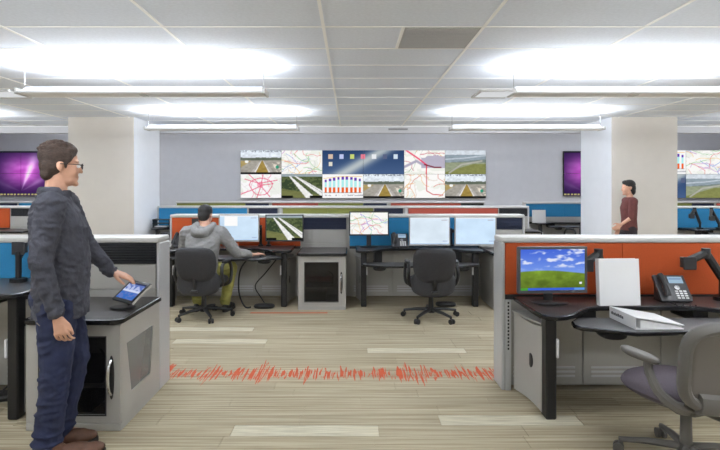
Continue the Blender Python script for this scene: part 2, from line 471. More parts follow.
# ------------------------------------------------------------------ partitions
ROW = [3.77, 6.86, 9.95, 13.05]
CAP = 1.13
def partition(x0, x1, yf, sections, label, fine=2, ends=(True, True), top=CAP, group='panel walls', fab_z=0.705):
    """low equipment wall. sections: (xa, xb, kind, material). fine 2 = all pieces, 1 = fewer, 0 = far away"""
    t = thing('panel_wall', label, 'partition', (x0, yf, 0), group=group)
    W = x1 - x0
    B(0.0, W, 0.02, 0.19, 0.03, top - 0.04, 'core', 'metal_low', t)
    MB().box(-0.004, W + 0.004, -0.012, 0.214, top - 0.042, top, 0.012, 2).build('cap', 'cap_grey', t)
    for e, on in zip((0, 1), ends):
        if not on: continue
        a, b = (-0.008, 0.018) if e == 0 else (W - 0.018, W + 0.008)
        p = B(a, b, -0.004, 0.206, 0.0, top - 0.042, 'end_post', 'metal_light', t, 0.006)
        if fine == 2:
            a, b = (0.019, 0.062) if e == 0 else (W - 0.062, W - 0.019)
            st_ = B(a, b, -0.010, 0.004, 0.0, 0.668, 'slot_strip', 'metal_light', t, 0.003)
            for k in range(14):
                B((a+b)/2 - 0.006, (a+b)/2 + 0.006, -0.0115, -0.009, 0.30 + 0.026*k, 0.315 + 0.026*k, 'slot', 'black', st_)
    for xa, xb, kind, m in sections:
        a, b = xa - x0, xb - x0
        if ends[0] and a < 0.02: a = 0.02
        if ends[1] and b > W - 0.02: b = W - 0.02
        if kind == 'fabric':
            n = max(1, round((b - a) / 0.86))
            for k in range(n):
                u, v = a + (b-a)*k/n, a + (b-a)*(k+1)/n
                B(u + 0.001, v - 0.001, 0.0, 0.022, fab_z, top - 0.043, 'fabric_panel', m, t, 0.004)
            if fab_z > 0.71: B(a, b, 0.0, 0.022, 0.705, fab_z - 0.003, 'upper_panel', 'metal_grey', t, 0.003)
            B(a, b, -0.004, 0.02, 0.67, 0.703, 'cable_rail', 'dark_plastic', t)
            if fine:
                n = 3
                for k in range(n):
                    u, v = a + (b-a)*k/n, a + (b-a)*(k+1)/n
                    p = B(u + 0.003, v - 0.003, 0.004, 0.022, 0.035, 0.665, 'lower_panel', 'metal_low', t, 0.003)
                    if fine == 2:
                        for q in range(3):
                            B(u + 0.06, v - 0.06, 0.0, 0.005, 0.095 + 0.032*q, 0.109 + 0.032*q, 'louver', 'metal_light', p)
        else:
            ns = 8
            z0, z1 = 0.93, top - 0.046
            B(a + 0.004, b - 0.004, 0.012, 0.022, z0, z1, 'slat_backing', 'black' if m == 'slat_black' else m, t)
            h = (z1 - z0) / ns
            if fine:
                for k in range(ns):
                    B(a + 0.006, b - 0.006, -0.002, 0.014, z0 + h*k + 0.003, z0 + h*(k+1) - 0.004, 'slat', m, t, 0.003)
            B(a + 0.004, b - 0.004, 0.0, 0.022, 0.745, 0.922, 'upper_panel', 'metal_grey', t, 0.003)
            B(a + 0.004, b - 0.004, 0.0, 0.022, 0.035, 0.74, 'lower_panel', 'metal_low', t, 0.003)
    return t
def div(t, x, yf_h=(0.7, 1.09)):
    B(x - 0.035, x + 0.035, -0.006, 0.02, yf_h[0], yf_h[1], 'divider_post', 'metal_light', t, 0.004)

partition(-4.3, -1.42, ROW[0], [(-4.3, -3.8, 'fabric', 'blue'), (-3.75, -2.03, 'fabric', 'blue'), (-2.0, -1.42, 'slats', 'slat_black')],
          'low grey panel wall with blue fabric and black slats beside the standing man', ends=(False, True))
partition(1.12, 3.5, ROW[0], [(1.12, 2.87, 'fabric', 'orange'), (2.9, 3.5, 'slats', 'slat_black')],
          'low panel wall with orange fabric nearest the camera on the right', ends=(True, False))
p2 = partition(-2.43, 2.33, ROW[1], [(-2.43, -0.68, 'fabric', 'orange'), (-0.65, -0.06, 'slats', 'navy_fab'), (-0.02, 1.72, 'fabric', 'blue'), (1.74, 2.33, 'slats', 'navy_fab')],
          'low panel wall with orange and blue fabric behind the seated man', fine=2)
p3 = partition(-3.77, 3.47, ROW[2], [(-3.77, -2.03, 'fabric', 'blue'), (-2.0, -1.43, 'slats', 'navy_fab'), (-1.33, 0.43, 'fabric', 'green_fab'), (0.45, 1.02, 'slats', 'navy_fab'), (1.12, 2.87, 'fabric', 'red_fab'), (2.89, 3.47, 'slats', 'slat_black')],
          'long panel wall of blue, green and red fabric between the columns', fine=1)
B(-1.40-(-3.77), -1.36-(-3.77), -0.004, 0.02, 0.7, 1.088, 'divider_post', 'metal_light', p3, 0.004)
B(1.05+3.77, 1.10+3.77, -0.004, 0.02, 0.7, 1.088, 'divider_post', 'metal_light', p3, 0.004)
partition(-4.48, 3.42, ROW[3], [(-4.48, -2.71, 'fabric', 'green_fab'), (-2.71, -2.1, 'slats', 'navy_fab'), (-2.02, -0.84, 'fabric', 'red_fab'), (-0.84, 0.31, 'fabric', 'green_fab'), (0.31, 0.92, 'slats', 'navy_fab'), (1.02, 2.81, 'fabric', 'red_fab'), (2.81, 3.42, 'slats', 'slat_black')],
          'farthest panel wall of green and red strips just below the video wall', fine=0)
partition(3.93, 5.66, 11.5, [(3.93, 5.66, 'fabric', 'blue')], 'blue fabric panel wall beyond the right column', fine=1, top=1.16, fab_z=0.83)
partition(-9.4, -5.95, ROW[2], [(-9.4, -6.66, 'fabric', 'orange'), (-6.64, -5.95, 'slats', 'slat_black')], 'orange panel wall with black slats left of the left column', fine=1, ends=(False, True))
partition(-9.8, -6.0, ROW[3], [(-9.8, -8.55, 'fabric', 'navy_fab'), (-8.5, -6.0, 'fabric', 'blue')], 'dark blue strip of panel wall under the purple displays', fine=0, ends=(False, True))
partition(6.2, 9.2, ROW[2] - 0.15, [(6.2, 7.9, 'fabric', 'blue'), (7.92, 9.2, 'fabric', 'blue')], 'blue panel wall with monitor arms right of the right column', fine=1, ends=(True, False))
partition(7.9, 10.9, ROW[3], [(7.9, 8.72, 'fabric', 'green_fab'), (8.72, 9.3, 'slats', 'navy_fab'), (9.36, 10.9, 'fabric', 'red_fab')], 'green and navy panel wall at the far right below the displays', fine=0, ends=(False, False))

# ------------------------------------------------------------------ cabinets
CW, CD, CH = 0.584, 0.635, 0.69
def arc(cx, cy, r, a0, a1, n=6):
    return [(cx + r*math.cos(math.radians(a0 + (a1-a0)*k/n)), cy + r*math.sin(math.radians(a0 + (a1-a0)*k/n))) for k in range(n+1)]
def cabinet(x, yface, label, side_mesh=0, detail=True):
    """storage cabinet, its back against a panel wall face; local y 0 = front"""
    t = thing('cabinet', label, 'cabinet', (x, yface - CD, 0), group='glass door cabinets')
    w = 0.02
    b = MB().box(0, w, 0.02, CD, 0.0, CH-0.035)
    if side_mesh > 0:
        hole = [(0.085, 0.515), (0.525, 0.515), (0.465, 0.185), (0.155, 0.185)]; out = [(0.02, CH-0.035), (CD, CH-0.035), (CD, 0.0), (0.02, 0.0)]
        vv = [(xx, p, q) for xx in (CW-w, CW) for p, q in out+hole]
        ff = []
        for k in range(4):
            n_ = (k+1) % 4
            ff += [(8+k, 8+n_, 12+n_, 12+k), (n_, k, 4+k, 4+n_), (k, n_, 8+n_, 8+k), (4+n_, 4+k, 12+k, 12+n_)]
        b.add(vv, ff)
        for k in range(4): B(0.05, CW-0.05, CD-w-0.008, CD-w, 0.155+0.028*k, 0.167+0.028*k, 'louver', 'white_plastic', t)
    else:
        b.box(CW-w, CW, 0.02, CD, 0.0, CH-0.035)
    b.box(w, CW-w, CD-w, CD, 0.03, CH-0.035).box(w, CW-w, 0.02, CD-w, 0.03, 0.06).box(w, CW-w, 0.02, CD-w, CH-0.06, CH-0.035)
    b.build('body', 'metal_grey', t)
    B(0.0, CW, 0.0, 0.02, 0.0, 0.045, 'plinth', 'metal_grey', t, 0.003)
    pts = arc(CW-0.055, 0.03, 0.07, 0, -90) [::-1]
    pts = arc(0.05, 0.03, 0.065, 180, 270) + arc(CW-0.05, 0.03, 0.065, 270, 360) + [(CW+0.015, CD-0.002), (-0.015, CD-0.002)]
    MB().prism(pts, CH-0.033, CH, 0.008).build('top', 'desk_edge', t)
    pts2 = arc(0.06, 0.04, 0.06, 180, 270) + arc(CW-0.06, 0.04, 0.06, 270, 360) + [(CW, CD-0.012), (0, CD-0.012)]
    MB().prism(pts2, CH-0.002, CH+0.0012).build('top_inlay', 'desk_top', t)
    if not detail: 
        return t
    dr = MB()
    gx0, gx1, gz0, gz1 = 0.085, CW-0.095, 0.10, 0.575
    z0, z1 = 0.05, CH-0.04
    dr.box(0.003, gx0, 0.0, 0.02, z0, z1).box(gx1, CW-0.003, 0.0, 0.02, z0, z1).box(gx0, gx1, 0.0, 0.02, z0, gz0).box(gx0, gx1, 0.0, 0.02, gz1, z1)
    d = dr.build('door', 'metal_grey', t)
    gl = B(gx0, gx1, 0.007, 0.012, gz0, gz1, 'glass_pane', 'smoked_glass', d)
    MB().box(gx0-0.008, gx0, -0.003, 0.003, gz0-0.008, gz1+0.008).box(gx1, gx1+0.008, -0.003, 0.003, gz0-0.008, gz1+0.008).box(gx0, gx1, -0.003, 0.003, gz0-0.008, gz0).box(gx0, gx1, -0.003, 0.003, gz1, gz1+0.008).build('gasket', 'dark_plastic', d)
    hx = CW - 0.055
    MB().pad(0.034, 0.27, 0.012, n=2.2, place=Matrix.Translation((hx, -0.004, 0.33))).build('handle_plate', 'black', d)
    MB().tube([(hx, -0.006, 0.225), (hx-0.004, -0.03, 0.26), (hx-0.006, -0.038, 0.33), (hx-0.004, -0.03, 0.40), (hx, -0.006, 0.435)], 0.009, n=8, smooth=5).build('handle', 'chrome', d)
    B(w, CW-w, 0.06, CD-w, 0.24, 0.255, 'shelf', 'metal_low', t)
    B(0.07, 0.34, 0.12, 0.5, 0.0601, 0.20, 'equipment_box', 'black', t, 0.004)
    B(0.09, 0.42, 0.10, 0.5, 0.2551, 0.32, 'equipment_box', 'dark_plastic', t, 0.004)
    B(0.10, 0.13, 0.098, 0.101, 0.28, 0.285, 'indicator', 'led_blue', t)
    MB().tube([(0.36, 0.2, 0.44), (0.42, 0.15, 0.40), (0.40, 0.2, 0.30), (0.30, 0.15, 0.27)], 0.006, n=6, smooth=5).build('cable', 'black', t)
    if side_mesh:
        X = CW if side_mesh > 0 else 0.0
        e = 0.003 * side_mesh
        q = [(0.085, 0.515), (0.525, 0.515), (0.465, 0.185), (0.155, 0.185)]
        def poly(scale, x0, x1, nm, m):
            cy = sum(p[0] for p in q)/4; cz = sum(p[1] for p in q)/4
            r = [(cy + (a-cy)*scale, cz + (b_-cz)*scale) for a, b_ in q]
            MB().add([(x0, a, b_) for a, b_ in r] + [(x1, a, b_) for a, b_ in r], [(0,1,2,3), (7,6,5,4), (0,4,5,1), (1,5,6,2), (2,6,7,3), (3,7,4,0)]).build(nm, m, t, smooth=0)
        poly(1.0, X-0.012, X-0.008, 'mesh_panel', 'mesh_glass')
    return t
cabinet(-2.0, ROW[0], 'grey glass-door cabinet with tablet on top beside the standing man', side_mesh=1)
cabinet(-0.648, ROW[1], 'grey glass-door cabinet between the two far desks')
cabinet(1.745, ROW[1], 'grey cabinet half hidden behind the orange panel wall end', side_mesh=0)
cabinet(2.89, ROW[2], 'small far grey cabinet right of the row of panel walls', detail=False)
cabinet(-6.6, ROW[2], 'far grey cabinet left of the left column', detail=False)

# ------------------------------------------------------------------ desks
def desk(x, yface, W, zt, zk, label, kfront=0.77, detail=2, left=True, right=True, kx=0.27):
    """height adjustable desk: main top with deep wings, lower keyboard surface. local y: 0 at panel face, negative to the room"""
    t = thing('desk', label, 'desk', (x, yface - 0.014, 0), group='control desks')
    a0 = 0.075
    half = [(a0+0.0, -0.002), (a0-0.005, -0.40), (a0, -0.53), (a0+0.03, -0.575), (a0+0.085, -0.59), (a0+0.15, -0.575), (a0+0.23, -0.52), (a0+0.31, -0.43), (a0+0.39, -0.36), (a0+0.48, -0.325), (a0+0.58, -0.32)]
    pts = half + [(W - px, py) for px, py in reversed(half)]
    MB().prism(pts, zt-0.03, zt, 0.007).build('desk_top', 'desk_edge', t)
    n = len(pts); ins = []
    for i in range(n):
        a = Vector(pts[i-1]); b = Vector(pts[i]); c = Vector(pts[(i+1) % n]); tt = (c-a); nn = Vector((-tt.y, tt.x)).normalized()
        ins.append((b.x + nn.x*0.014, b.y + nn.y*0.014))
    MB().prism(ins, zt-0.002, zt+0.0012).build('desk_inlay', 'desk_top', t)
    kx0, kx1 = kx, W - kx
    kb = -0.40
    kp = [(kx0+0.10, kb), (kx0+0.02, kb-0.09), (kx0, kb-0.17), (kx0+0.02, kb-0.225), (kx0+0.09, kb-0.255), (kx0+0.30, -kfront+0.02), (W/2, -kfront+0.05)]
    kp = kp + [(W - px, py) for px, py in reversed(kp[:-1])]
    MB().prism(kp, zk-0.024, zk, 0.006).build('keyboard_surface', 'desk_edge', t)
    n = len(kp); ins = []
    for i in range(n):
        a = Vector(kp[i-1]); b = Vector(kp[i]); c = Vector(kp[(i+1) % n]); tt = (c-a); nn = Vector((-tt.y, tt.x)).normalized()
        ins.append((b.x + nn.x*0.012, b.y + nn.y*0.012))
    MB().prism(ins, zk-0.002, zk+0.0012).build('keyboard_inlay', 'key_top', t)
    for bx in (kx0+0.22, W-kx0-0.22):
        br = MB().box(bx-0.06, bx+0.06, -0.52, -0.06, zk-0.05, zk-0.024, 0.006)
        br.box(bx-0.05, bx+0.05, -0.30, -0.05, zk-0.03, zt-0.03)
        br.build('lift_bracket', 'black', t)
        MB().pad(0.16, 0.06, 0.14, n=2.4, place=Matrix.Translation((bx, -0.60, zk-0.045))).build('tilt_mechanism', 'black', t)
    for side, on in ((0, left), (1, right)):
        if not on: continue
        lx = 0.135 if side == 0 else W - 0.205
        lg = B(lx, lx+0.07, -0.475, -0.385, 0.0, zt-0.03, 'leg', 'black', t, 0.008)
        inner = lx+0.07 if side == 0 else lx
        s = 1 if side == 0 else -1
        B(min(inner-0.004*s, inner+0.012*s), max(inner-0.004*s, inner+0.012*s), -0.485, -0.45, 0.40, 0.52, 'cover_tab', 'white_plastic', lg, 0.004)
        # bowed side panel running back to the wall
        v = []; f = []; K = 8
        for k in range(K+1):
            u = k/K
            px = (0.085 + 0.055*u + 0.02*math.sin(PI*u)) if side == 0 else W - (0.085 + 0.055*u + 0.02*math.sin(PI*u))
            py = -0.005 - 0.40*u
            zt2 = (0.585 - 0.03*math.sin(PI*u))
            for dx in (-0.008, 0.008): v += [(px+dx, py, 0.02), (px+dx, py, zt2)]
        for k in range(K):
            o = k*4; q = o+4
            f += [(o, q, q+1, o+1), (o+2, o+3, q+3, q+2), (o+1, q+1, q+3, o+3), (o, o+2, q+2, q)]
        f += [(0, 1, 3, 2), (K*4, K*4+2, K*4+3, K*4+1)]
        sp = MB().add(v, f).build('side_panel', 'metal_grey', t)
        if detail == 2:
            gx = 0.085 + 0.055*0.55 + 0.02 if side == 0 else W - (0.085 + 0.055*0.55 + 0.02)
            MB().tube([(gx-0.012, -0.22, 0.30), (gx+0.012, -0.22, 0.30)], 0.033, n=18, flat=1.5).build('grommet', 'black', sp)
            lp_ = [(0.06, -0.004), (0.09, -0.2), (0.15, -0.38), (0.24, -0.38), (0.19, -0.2), (0.20, -0.004)]
            if side == 1: lp_ = [(W-a_, b_) for a_, b_ in reversed(lp_)]
            MB().prism(lp_, 0.586, 0.596).build('side_ledge', 'metal_grey', t)
    return t
desk(1.12, ROW[0], 1.74, 0.695, 0.64, 'dark grey desk against the orange panel wall, nearest the camera')
desk(-3.75, ROW[0], 1.74, 0.83, 0.74, 'raised dark desk at the left picture edge behind the standing man')
desk(-2.43, ROW[1], 1.76, 0.715, 0.635, kx=0.17, label='dark desk where the man in the grey hoodie sits')
desk(-0.01, ROW[1], 1.74, 0.715, 0.55, kx=0.14, label='dark desk in front of the empty black chair')
desk(-3.77, ROW[2], 1.74, 0.74, 0.66, 'far dark desk beside the left column', detail=1)
desk(3.93, 11.5, 1.72, 0.72, 0.66, 'far dark desk beside the right column', detail=1)
desk(6.2, ROW[2]-0.15, 1.72, 0.72, 0.66, 'far dark desk under the monitor arms at the right edge', detail=1)

# ------------------------------------------------------------------ screen pictures
def seg_d(U, V, p, q, asp):
    px, py, qx, qy = p[0]*asp, p[1], q[0]*asp, q[1]
    dx, dy = qx-px, qy-py; l2 = dx*dx+dy*dy+1e-9
    t = np.clip(((U*asp-px)*dx + (V-py)*dy)/l2, 0, 1)
    return np.hypot(U*asp-px-t*dx, V-py-t*dy)
def canvas(U, rgb): return np.ones(U.shape+(3,))*np.array(rgb, float)
def put(img, mask, rgb, a=1.0):
    m = np.clip(mask.astype(float), 0, 1)[..., None]*a
    return img*(1-m) + np.array(rgb, float)*m
def line(img, U, V, pts, rgb, w, asp=1.78, a=1.0):
    d = np.full(U.shape, 9.0)
    for p, q in zip(pts[:-1], pts[1:]): d = np.minimum(d, seg_d(U, V, p, q, asp))
    return put(img, np.clip((w-d)/(w*0.7)+0.3, 0, 1)*(d < w*1.3), rgb, a)
def vnoise(U, V, f, seed):
    r = np.random.RandomState(seed); g = r.rand(64, 64)
    x = U*f; y = V*f; i = np.floor(x).astype(int) % 63; j = np.floor(y).astype(int) % 63
    a = x-np.floor(x); b = y-np.floor(y); a = a*a*(3-2*a); b = b*b*(3-2*b)
    return (g[j, i]*(1-a)+g[j, i+1]*a)*(1-b) + (g[j+1, i]*(1-a)+g[j+1, i+1]*a)*b
def fbm(U, V, f, seed): return (vnoise(U, V, f, seed)*0.55+vnoise(U, V, f*2.1, seed+1)*0.3+vnoise(U, V, f*4.3, seed+2)*0.15)

def p_highway(U, V):
    im = canvas(U, (206, 214, 222))
    n = fbm(U, V, 14, 3)
    im = put(im, V < 0.66, (112, 110, 92)); im = put(im, (V < 0.70+0.05*(n-0.5)) & (V > 0.56), (92, 100, 88))
    im = put(im, V < 0.58, (150, 146, 138))
    W = lambda a, b: (U > a) & (U < b)
    t = (0.60-V)/0.6
    im = put(im, (V < 0.58) & (np.abs(U-0.53) < 0.30*t+0.02), (168, 164, 160))
    im = put(im, (V < 0.58) & (np.abs(U-0.53) < 0.21*t+0.012), (206, 204, 200))
    im = put(im, (V < 0.58) & (np.abs(U-0.53) < 0.17*t+0.006), (146, 124, 66))
    im = put(im, (V < 0.56) & (U < 0.3-0.55*t) , (158, 140, 92))
    im = put(im, (V < 0.5) & (U > 0.72+0.2*t) & (n > 0.5), (196, 188, 176))
    im = put(im, (np.hypot((U-0.9)*1.8, V-0.3) < 0.07), (44, 138, 112))
    im = put(im, (np.hypot((U-0.15)*1.2, V-0.52) < 0.06), (226, 226, 222))
    im = im*(0.95+0.30*n[..., None])
    im = put(im, V < 0.075, (18, 20, 22)); im = put(im, (V > 0.93) & (fbm(U, V, 30, 8) > 0.5), (150, 158, 170))
    return im
def p_map(seed, cols, bg=(250, 249, 246), n=26, w=0.011):
    def f(U, V):
        r = np.random.RandomState(seed); im = canvas(U, bg)
        im = put(im, fbm(U, V, 5, seed) > 0.58, (232, 236, 226), 0.7)
        for k in range(n):
            p = np.array([r.rand(), r.rand()]); a = r.rand()*6.28; pts = [tuple(p)]
            for _ in range(7):
                a += r.randn()*0.5; p = p + np.array([math.cos(a)*0.09, math.sin(a)*0.13]); pts.append(tuple(p))
            im = line(im, U, V, pts, cols[k % len(cols)], w*(0.7+0.7*r.rand()), a=0.85)
        return im
    return f
def p_pinkmap(U, V):
    im = p_map(21, [(222, 214, 218), (238, 160, 184), (232, 226, 226)], (250, 248, 249), 14, 0.012)(U, V)
    c = (226, 84, 122)
    ring = [(0.5+0.27*math.cos(t)*(1+0.15*math.sin(3*t)), 0.48+0.36*math.sin(t)) for t in np.linspace(0, 6.28, 16)]
    im = line(im, U, V, ring, c, 0.018)
    for p in ([(0.2, 1), (0.45, 0.6), (0.72, 0.05)], [(0, 0.15), (0.3, 0.35), (0.55, 0.55), (0.8, 0.6)], [(0.55, 1), (0.5, 0.5), (0.4, 0)], [(0.1, 0.8), (0.45, 0.62), (0.9, 0.75)]):
        im = line(im, U, V, p, c, 0.018)
    return put(im, np.hypot((U-0.48)*1.7, V-0.55) < 0.13, (236, 120, 150), 0.6)
def p_redmap(U, V):
    im = p_map(31, [(120, 170, 120), (236, 180, 90), (210, 210, 210), (190, 70, 90)], (252, 250, 246), 12)(U, V)
    im = put(im, (V > 0.25) & (V < 0.6+0.3*fbm(U, V, 4, 5)) & (U > 0.42), (176, 170, 192), 0.85)
    im = line(im, U, V, [(0, 0.3), (0.3, 0.55), (0.5, 0.35)], (176, 170, 192), 0.06)
    im = line(im, U, V, [(0.05, 1), (0.35, 0.65), (0.55, 0.38)], (238, 70, 110), 0.035)
    im = line(im, U, V, [(0.55, 0.4), (0.54, 0)], (226, 60, 80), 0.028)
    return line(im, U, V, [(0.5, 0.4), (0.75, 0.28), (0.9, 0.28)], (120, 30, 50), 0.03)
def p_linemap(U, V):
    im = p_map(45, [(232, 178, 120), (214, 120, 110), (226, 214, 204), (238, 200, 150)], (252, 251, 249), 16, 0.014)(U, V)
    return line(im, U, V, [(0.55, 1), (0.55, 0.3), (0.7, 0.15), (0.95, 0.12)], (206, 84, 90), 0.022)
def p_field(U, V):
    n = fbm(U, V, 16, 9)
    im = canvas(U, (214, 222, 230)); im = put(im, V < 0.82, (146, 160, 170)); im = put(im, V < 0.62-0.14*(1-U), (122, 134, 130))
    im = put(im, V < 0.50, (150, 158, 132)); im = put(im, (V < 0.42) & (V < 0.08+0.5*U), (134, 138, 84))
    im = line(im, U, V, [(0.0, 0.62), (0.5, 0.68), (1.0, 0.78)], (196, 206, 216), 0.03)
    im = line(im, U, V, [(0.1, 0.05), (0.4, 0.4), (0.9, 0.55)], (178, 178, 168), 0.04)
    return im*(0.9+0.2*n[..., None])
def p_diagroad(U, V):
    n = fbm(U, V, 18, 12)
    im = canvas(U, (96, 108, 72)); im = put(im, n > 0.55, (66, 78, 52)); im = put(im, V > 0.9, (156, 170, 176))
    im = put(im, (U < 0.35) & (V > 0.3) & (V < 0.8) & (n > 0.45), (58, 72, 52))
    im = put(im, V < 0.4-0.3*U, (140, 138, 84), 0.6)
    def band(x0, x1, w0, w1, rgb, img):
        c = x0+(x1-x0)*(0.92-V)/0.92; w = w0+(w1-w0)*(0.92-V)/0.92
        return put(img, (np.abs(U-c) < w) & (V < 0.92), rgb)
    im = band(0.20, 0.72, 0.02, 0.12, (240, 240, 238), im)
    im = band(0.34, 1.18, 0.03, 0.14, (240, 240, 238), im)
    im = band(0.36, 1.20, 0.004, 0.012, (150, 150, 148), im)
    im = put(im, (V < 0.09) & ((U < 0.28) | (U > 0.7)), (18, 18, 18))
    return im*(0.92+0.14*n[..., None])
def p_bars(U, V):
    im = canvas(U, (250, 250, 250))
    for k in range(9):
        x = 0.08+k*0.105; h = 0.66+0.12*math.sin(k*0.35)
        m = np.abs(U-x) < 0.03
        im = put(im, m & (V > 0.22) & (V < 0.44), (234, 98, 30)); im = put(im, m & (V > 0.44) & (V < h), (176, 236, 236)); im = put(im, m & (V > h) & (V < h+0.12), (104, 60, 176))
    im = line(im, U, V, [(0.03, 0.82), (0.4, 0.9), (0.97, 0.92)], (238, 190, 80), 0.012)
    im = line(im, U, V, [(0.03, 0.22), (0.97, 0.22)], (120, 120, 120), 0.008)
    return put(im, (V < 0.14) & (V > 0.08) & (fbm(U, V, 30, 4) > 0.5), (190, 190, 196))
def p_desk(u0):
    def f(U, V):
        X = u0+U*0.5
        t = np.exp(-((X-0.44-(V-0.4)*0.5)/0.13)**2)
        im = canvas(U, (58, 82, 122)) + (V[..., None]-0.5)*-30
        im = im*(1-t[..., None]*0.75)+np.array((222, 226, 218))*t[..., None]*0.75
        for k, c in enumerate(((214, 190, 170), (190, 200, 240), (200, 214, 120), (236, 130, 150), (232, 236, 240), (90, 100, 130), (210, 226, 240))):
            ix = 0.10+k*0.133
            im = put(im, (np.abs(X-ix) < 0.026) & (np.abs(V-0.74) < 0.09), c)
        return put(im, (np.abs(X-0.10) < 0.024) & (np.abs(V-0.42) < 0.09), (224, 220, 206))
    return f
def p_purple(u0, v0):
    def f(U, V):
        X = u0+U*0.5; Y = v0+V*0.5
        n = fbm(X, Y, 6, 40)
        r = np.hypot((X-0.55)*1.2, Y-0.55)
        g = np.exp(-(r/0.36)**2)
        im = canvas(U, (44, 30, 76)) + g[..., None]*np.array((150, 60, 120))
        a = np.arctan2(Y-0.1, X-0.5)
        beam = np.exp(-((a-1.35)/0.08)**2) + 0.6*np.exp(-((a-0.8)/0.12)**2)+0.5*np.exp(-((a-2.5)/0.15)**2)
        im = im + (beam*g)[..., None]*np.array((110, 130, 110)) + (n[..., None]-0.5)*90*g[..., None]
        im = im*(0.6+0.5*np.clip(1.2-r, 0, 1))[..., None]
        if v0 < 0.25:
            im = put(im, (Y < 0.05) & (Y > 0.012) & (np.abs(X-0.52) < 0.36) & (np.sin(X*150) > -0.4), (190, 180, 120))
        else:
            im = put(im, Y > 0.965, (40, 40, 50))
        return im
    return f
def p_hill(U, V):
    """plain sky over a green field with a blue task bar"""
    n = fbm(U*1.6, V*3, 4, 60)
    im = canvas(U, (70, 104, 214)) + (1-V[..., None])*np.array((90, 90, 36))
    cl = np.clip((n-0.52)*6, 0, 1)*np.clip((V-0.45)*6, 0, 1)
    im = put(im, cl, (236, 238, 250), 0.9)
    hill = 0.43+0.06*np.sin(U*3.0+0.5)
    g = fbm(U, V, 10, 77)
    im = put(im, np.clip((hill-V)*60, 0, 1), (116, 144, 50))
    gi = (V < hill)
    im = np.where(gi[..., None], im*(0.72+0.7*V[..., None]+0.35*(g[..., None]-0.5)), im)
    im = put(im, V < 0.055, (60, 100, 214)); im = put(im, (V < 0.055) & (U < 0.12), (76, 160, 60)); im = put(im, (V < 0.055) & (U > 0.84), (96, 150, 226))
    return put(im, (np.abs(U-0.94) < 0.02) & (np.abs(V-0.17) < 0.03), (230, 236, 240))
def p_pale(seed, win=None, tint=(206, 228, 248)):
    def f(U, V):
        im = canvas(U, tint) + (fbm(U, V, 3, seed)[..., None]-0.5)*24
        im = put(im, V > 0.965, (238, 244, 250)); im = put(im, V < 0.03, (170, 200, 234))
        im = put(im, (np.abs(U-0.88) < 0.07) & (np.abs(V-0.9) < 0.012), (150, 130, 150)); im = put(im, (np.abs(U-0.9) < 0.06) & (np.abs(V-0.12) < 0.012), (120, 140, 190))
        if win: im = put(im, (U > win[0]) & (U < win[1]) & (V > win[2]) & (V < win[3]), (252, 252, 252))
        return im
    return f
def p_tablet(U, V):
    im = canvas(U, (96, 118, 186)); n = vnoise(U, V, 9, 3)
    im = put(im, (V > 0.55) & (n > 0.5), (180, 190, 226)); im = put(im, (np.abs(V-0.5) < 0.04), (210, 218, 240))
    im = put(im, (V < 0.4) & (n > 0.45), (60, 110, 190)); return put(im, V > 0.92, (40, 46, 80))
def p_lcd(U, V):
    im = canvas(U, (176, 204, 226)); return put(im, (np.abs(V-0.7) < 0.08) & (np.abs(U-0.5) < 0.4), (120, 150, 190))

def screen(name, w, h, paint, parent, loc, nu, nv, strength=1.0):
    """flat picture facing -Y, colours printed per grid point"""
    u = np.linspace(0, 1, nu+1); v = np.linspace(0, 1, nv+1)
    U, V = np.meshgrid(u, v)
    col = lin(np.clip(paint(U, V), 0, 255))
    vs = np.stack([(U-0.5)*w, np.zeros_like(U), (V-0.5)*h], -1).reshape(-1, 3)
    f = [(j*(nu+1)+i, j*(nu+1)+i+1, (j+1)*(nu+1)+i+1, (j+1)*(nu+1)+i) for j in range(nv) for i in range(nu)]
    me = bpy.data.meshes.new(name); me.from_pydata(vs.tolist(), [], f)
    at = me.color_attributes.new('print', 'FLOAT_COLOR', 'POINT')
    at.data.foreach_set('color', np.concatenate([col.reshape(-1, 3), np.ones((vs.shape[0], 1))], 1).astype(np.float32).ravel())
    me.materials.append(screen_mat(strength))
    return link(name, me, parent, loc)

def wall_display(cx, cz, w, h, paint, label, group='wall displays', s=1.0):
    t = thing('wall_display', label, 'display', (cx, RY1, cz), group=group)
    B(-w/2, w/2, -0.09, -0.004, -h/2, h/2, 'display_case', 'black', t)
    screen('screen_face', w-0.003, h-0.003, paint, t, (0, -0.0915, 0), 80, 46, s)
DW = 1.20; DH = 0.70
DX0 = (240.5-351)/FPX*(RY1-0.09); DZ1 = CAM_Z+(187-150.3)/FPX*(RY1-0.09)
mapc = [(222, 96, 96), (120, 190, 120), (110, 150, 220), (206, 206, 206), (236, 190, 110), (190, 130, 200)]
top = [(p_highway, 'video wall display with highway camera, upper row at far left'), (p_map(5, mapc), 'video wall display with pale colour road map, upper row'),
       (p_desk(0.0), 'dark blue desktop display with a lower icon, left half, upper row'), (p_desk(0.5), 'dark blue desktop display with bright beam, right half, upper row'),
       (p_redmap, 'video wall display with mauve map and thick red road'), (p_field, 'video wall display with grassy roadside camera, upper row at right end')]
bot = [(p_pinkmap, 'video wall display with pink ring road map, lower left corner'), (p_diagroad, 'video wall display with white diagonal highway, lower row'),
       (p_bars, 'video wall display with orange and cyan bar chart, lower row'), (p_highway, 'highway camera display below the blue desktop, lower row'),
       (p_linemap, 'video wall display with thin orange line map, lower row'), (p_highway, 'highway camera display at the lower right corner of the video wall')]
for k in range(6):
    wall_display(DX0+DW*(k+0.5), DZ1-DH/2, DW-0.004, DH-0.004, top[k][0], top[k][1], 'video wall', 1.0)
    wall_display(DX0+DW*(k+0.5), DZ1-DH*1.5, DW-0.004, DH-0.004, bot[k][0], bot[k][1], 'video wall', 1.0)
PLX = (-20-351)/FPX*(RY1-0.09)
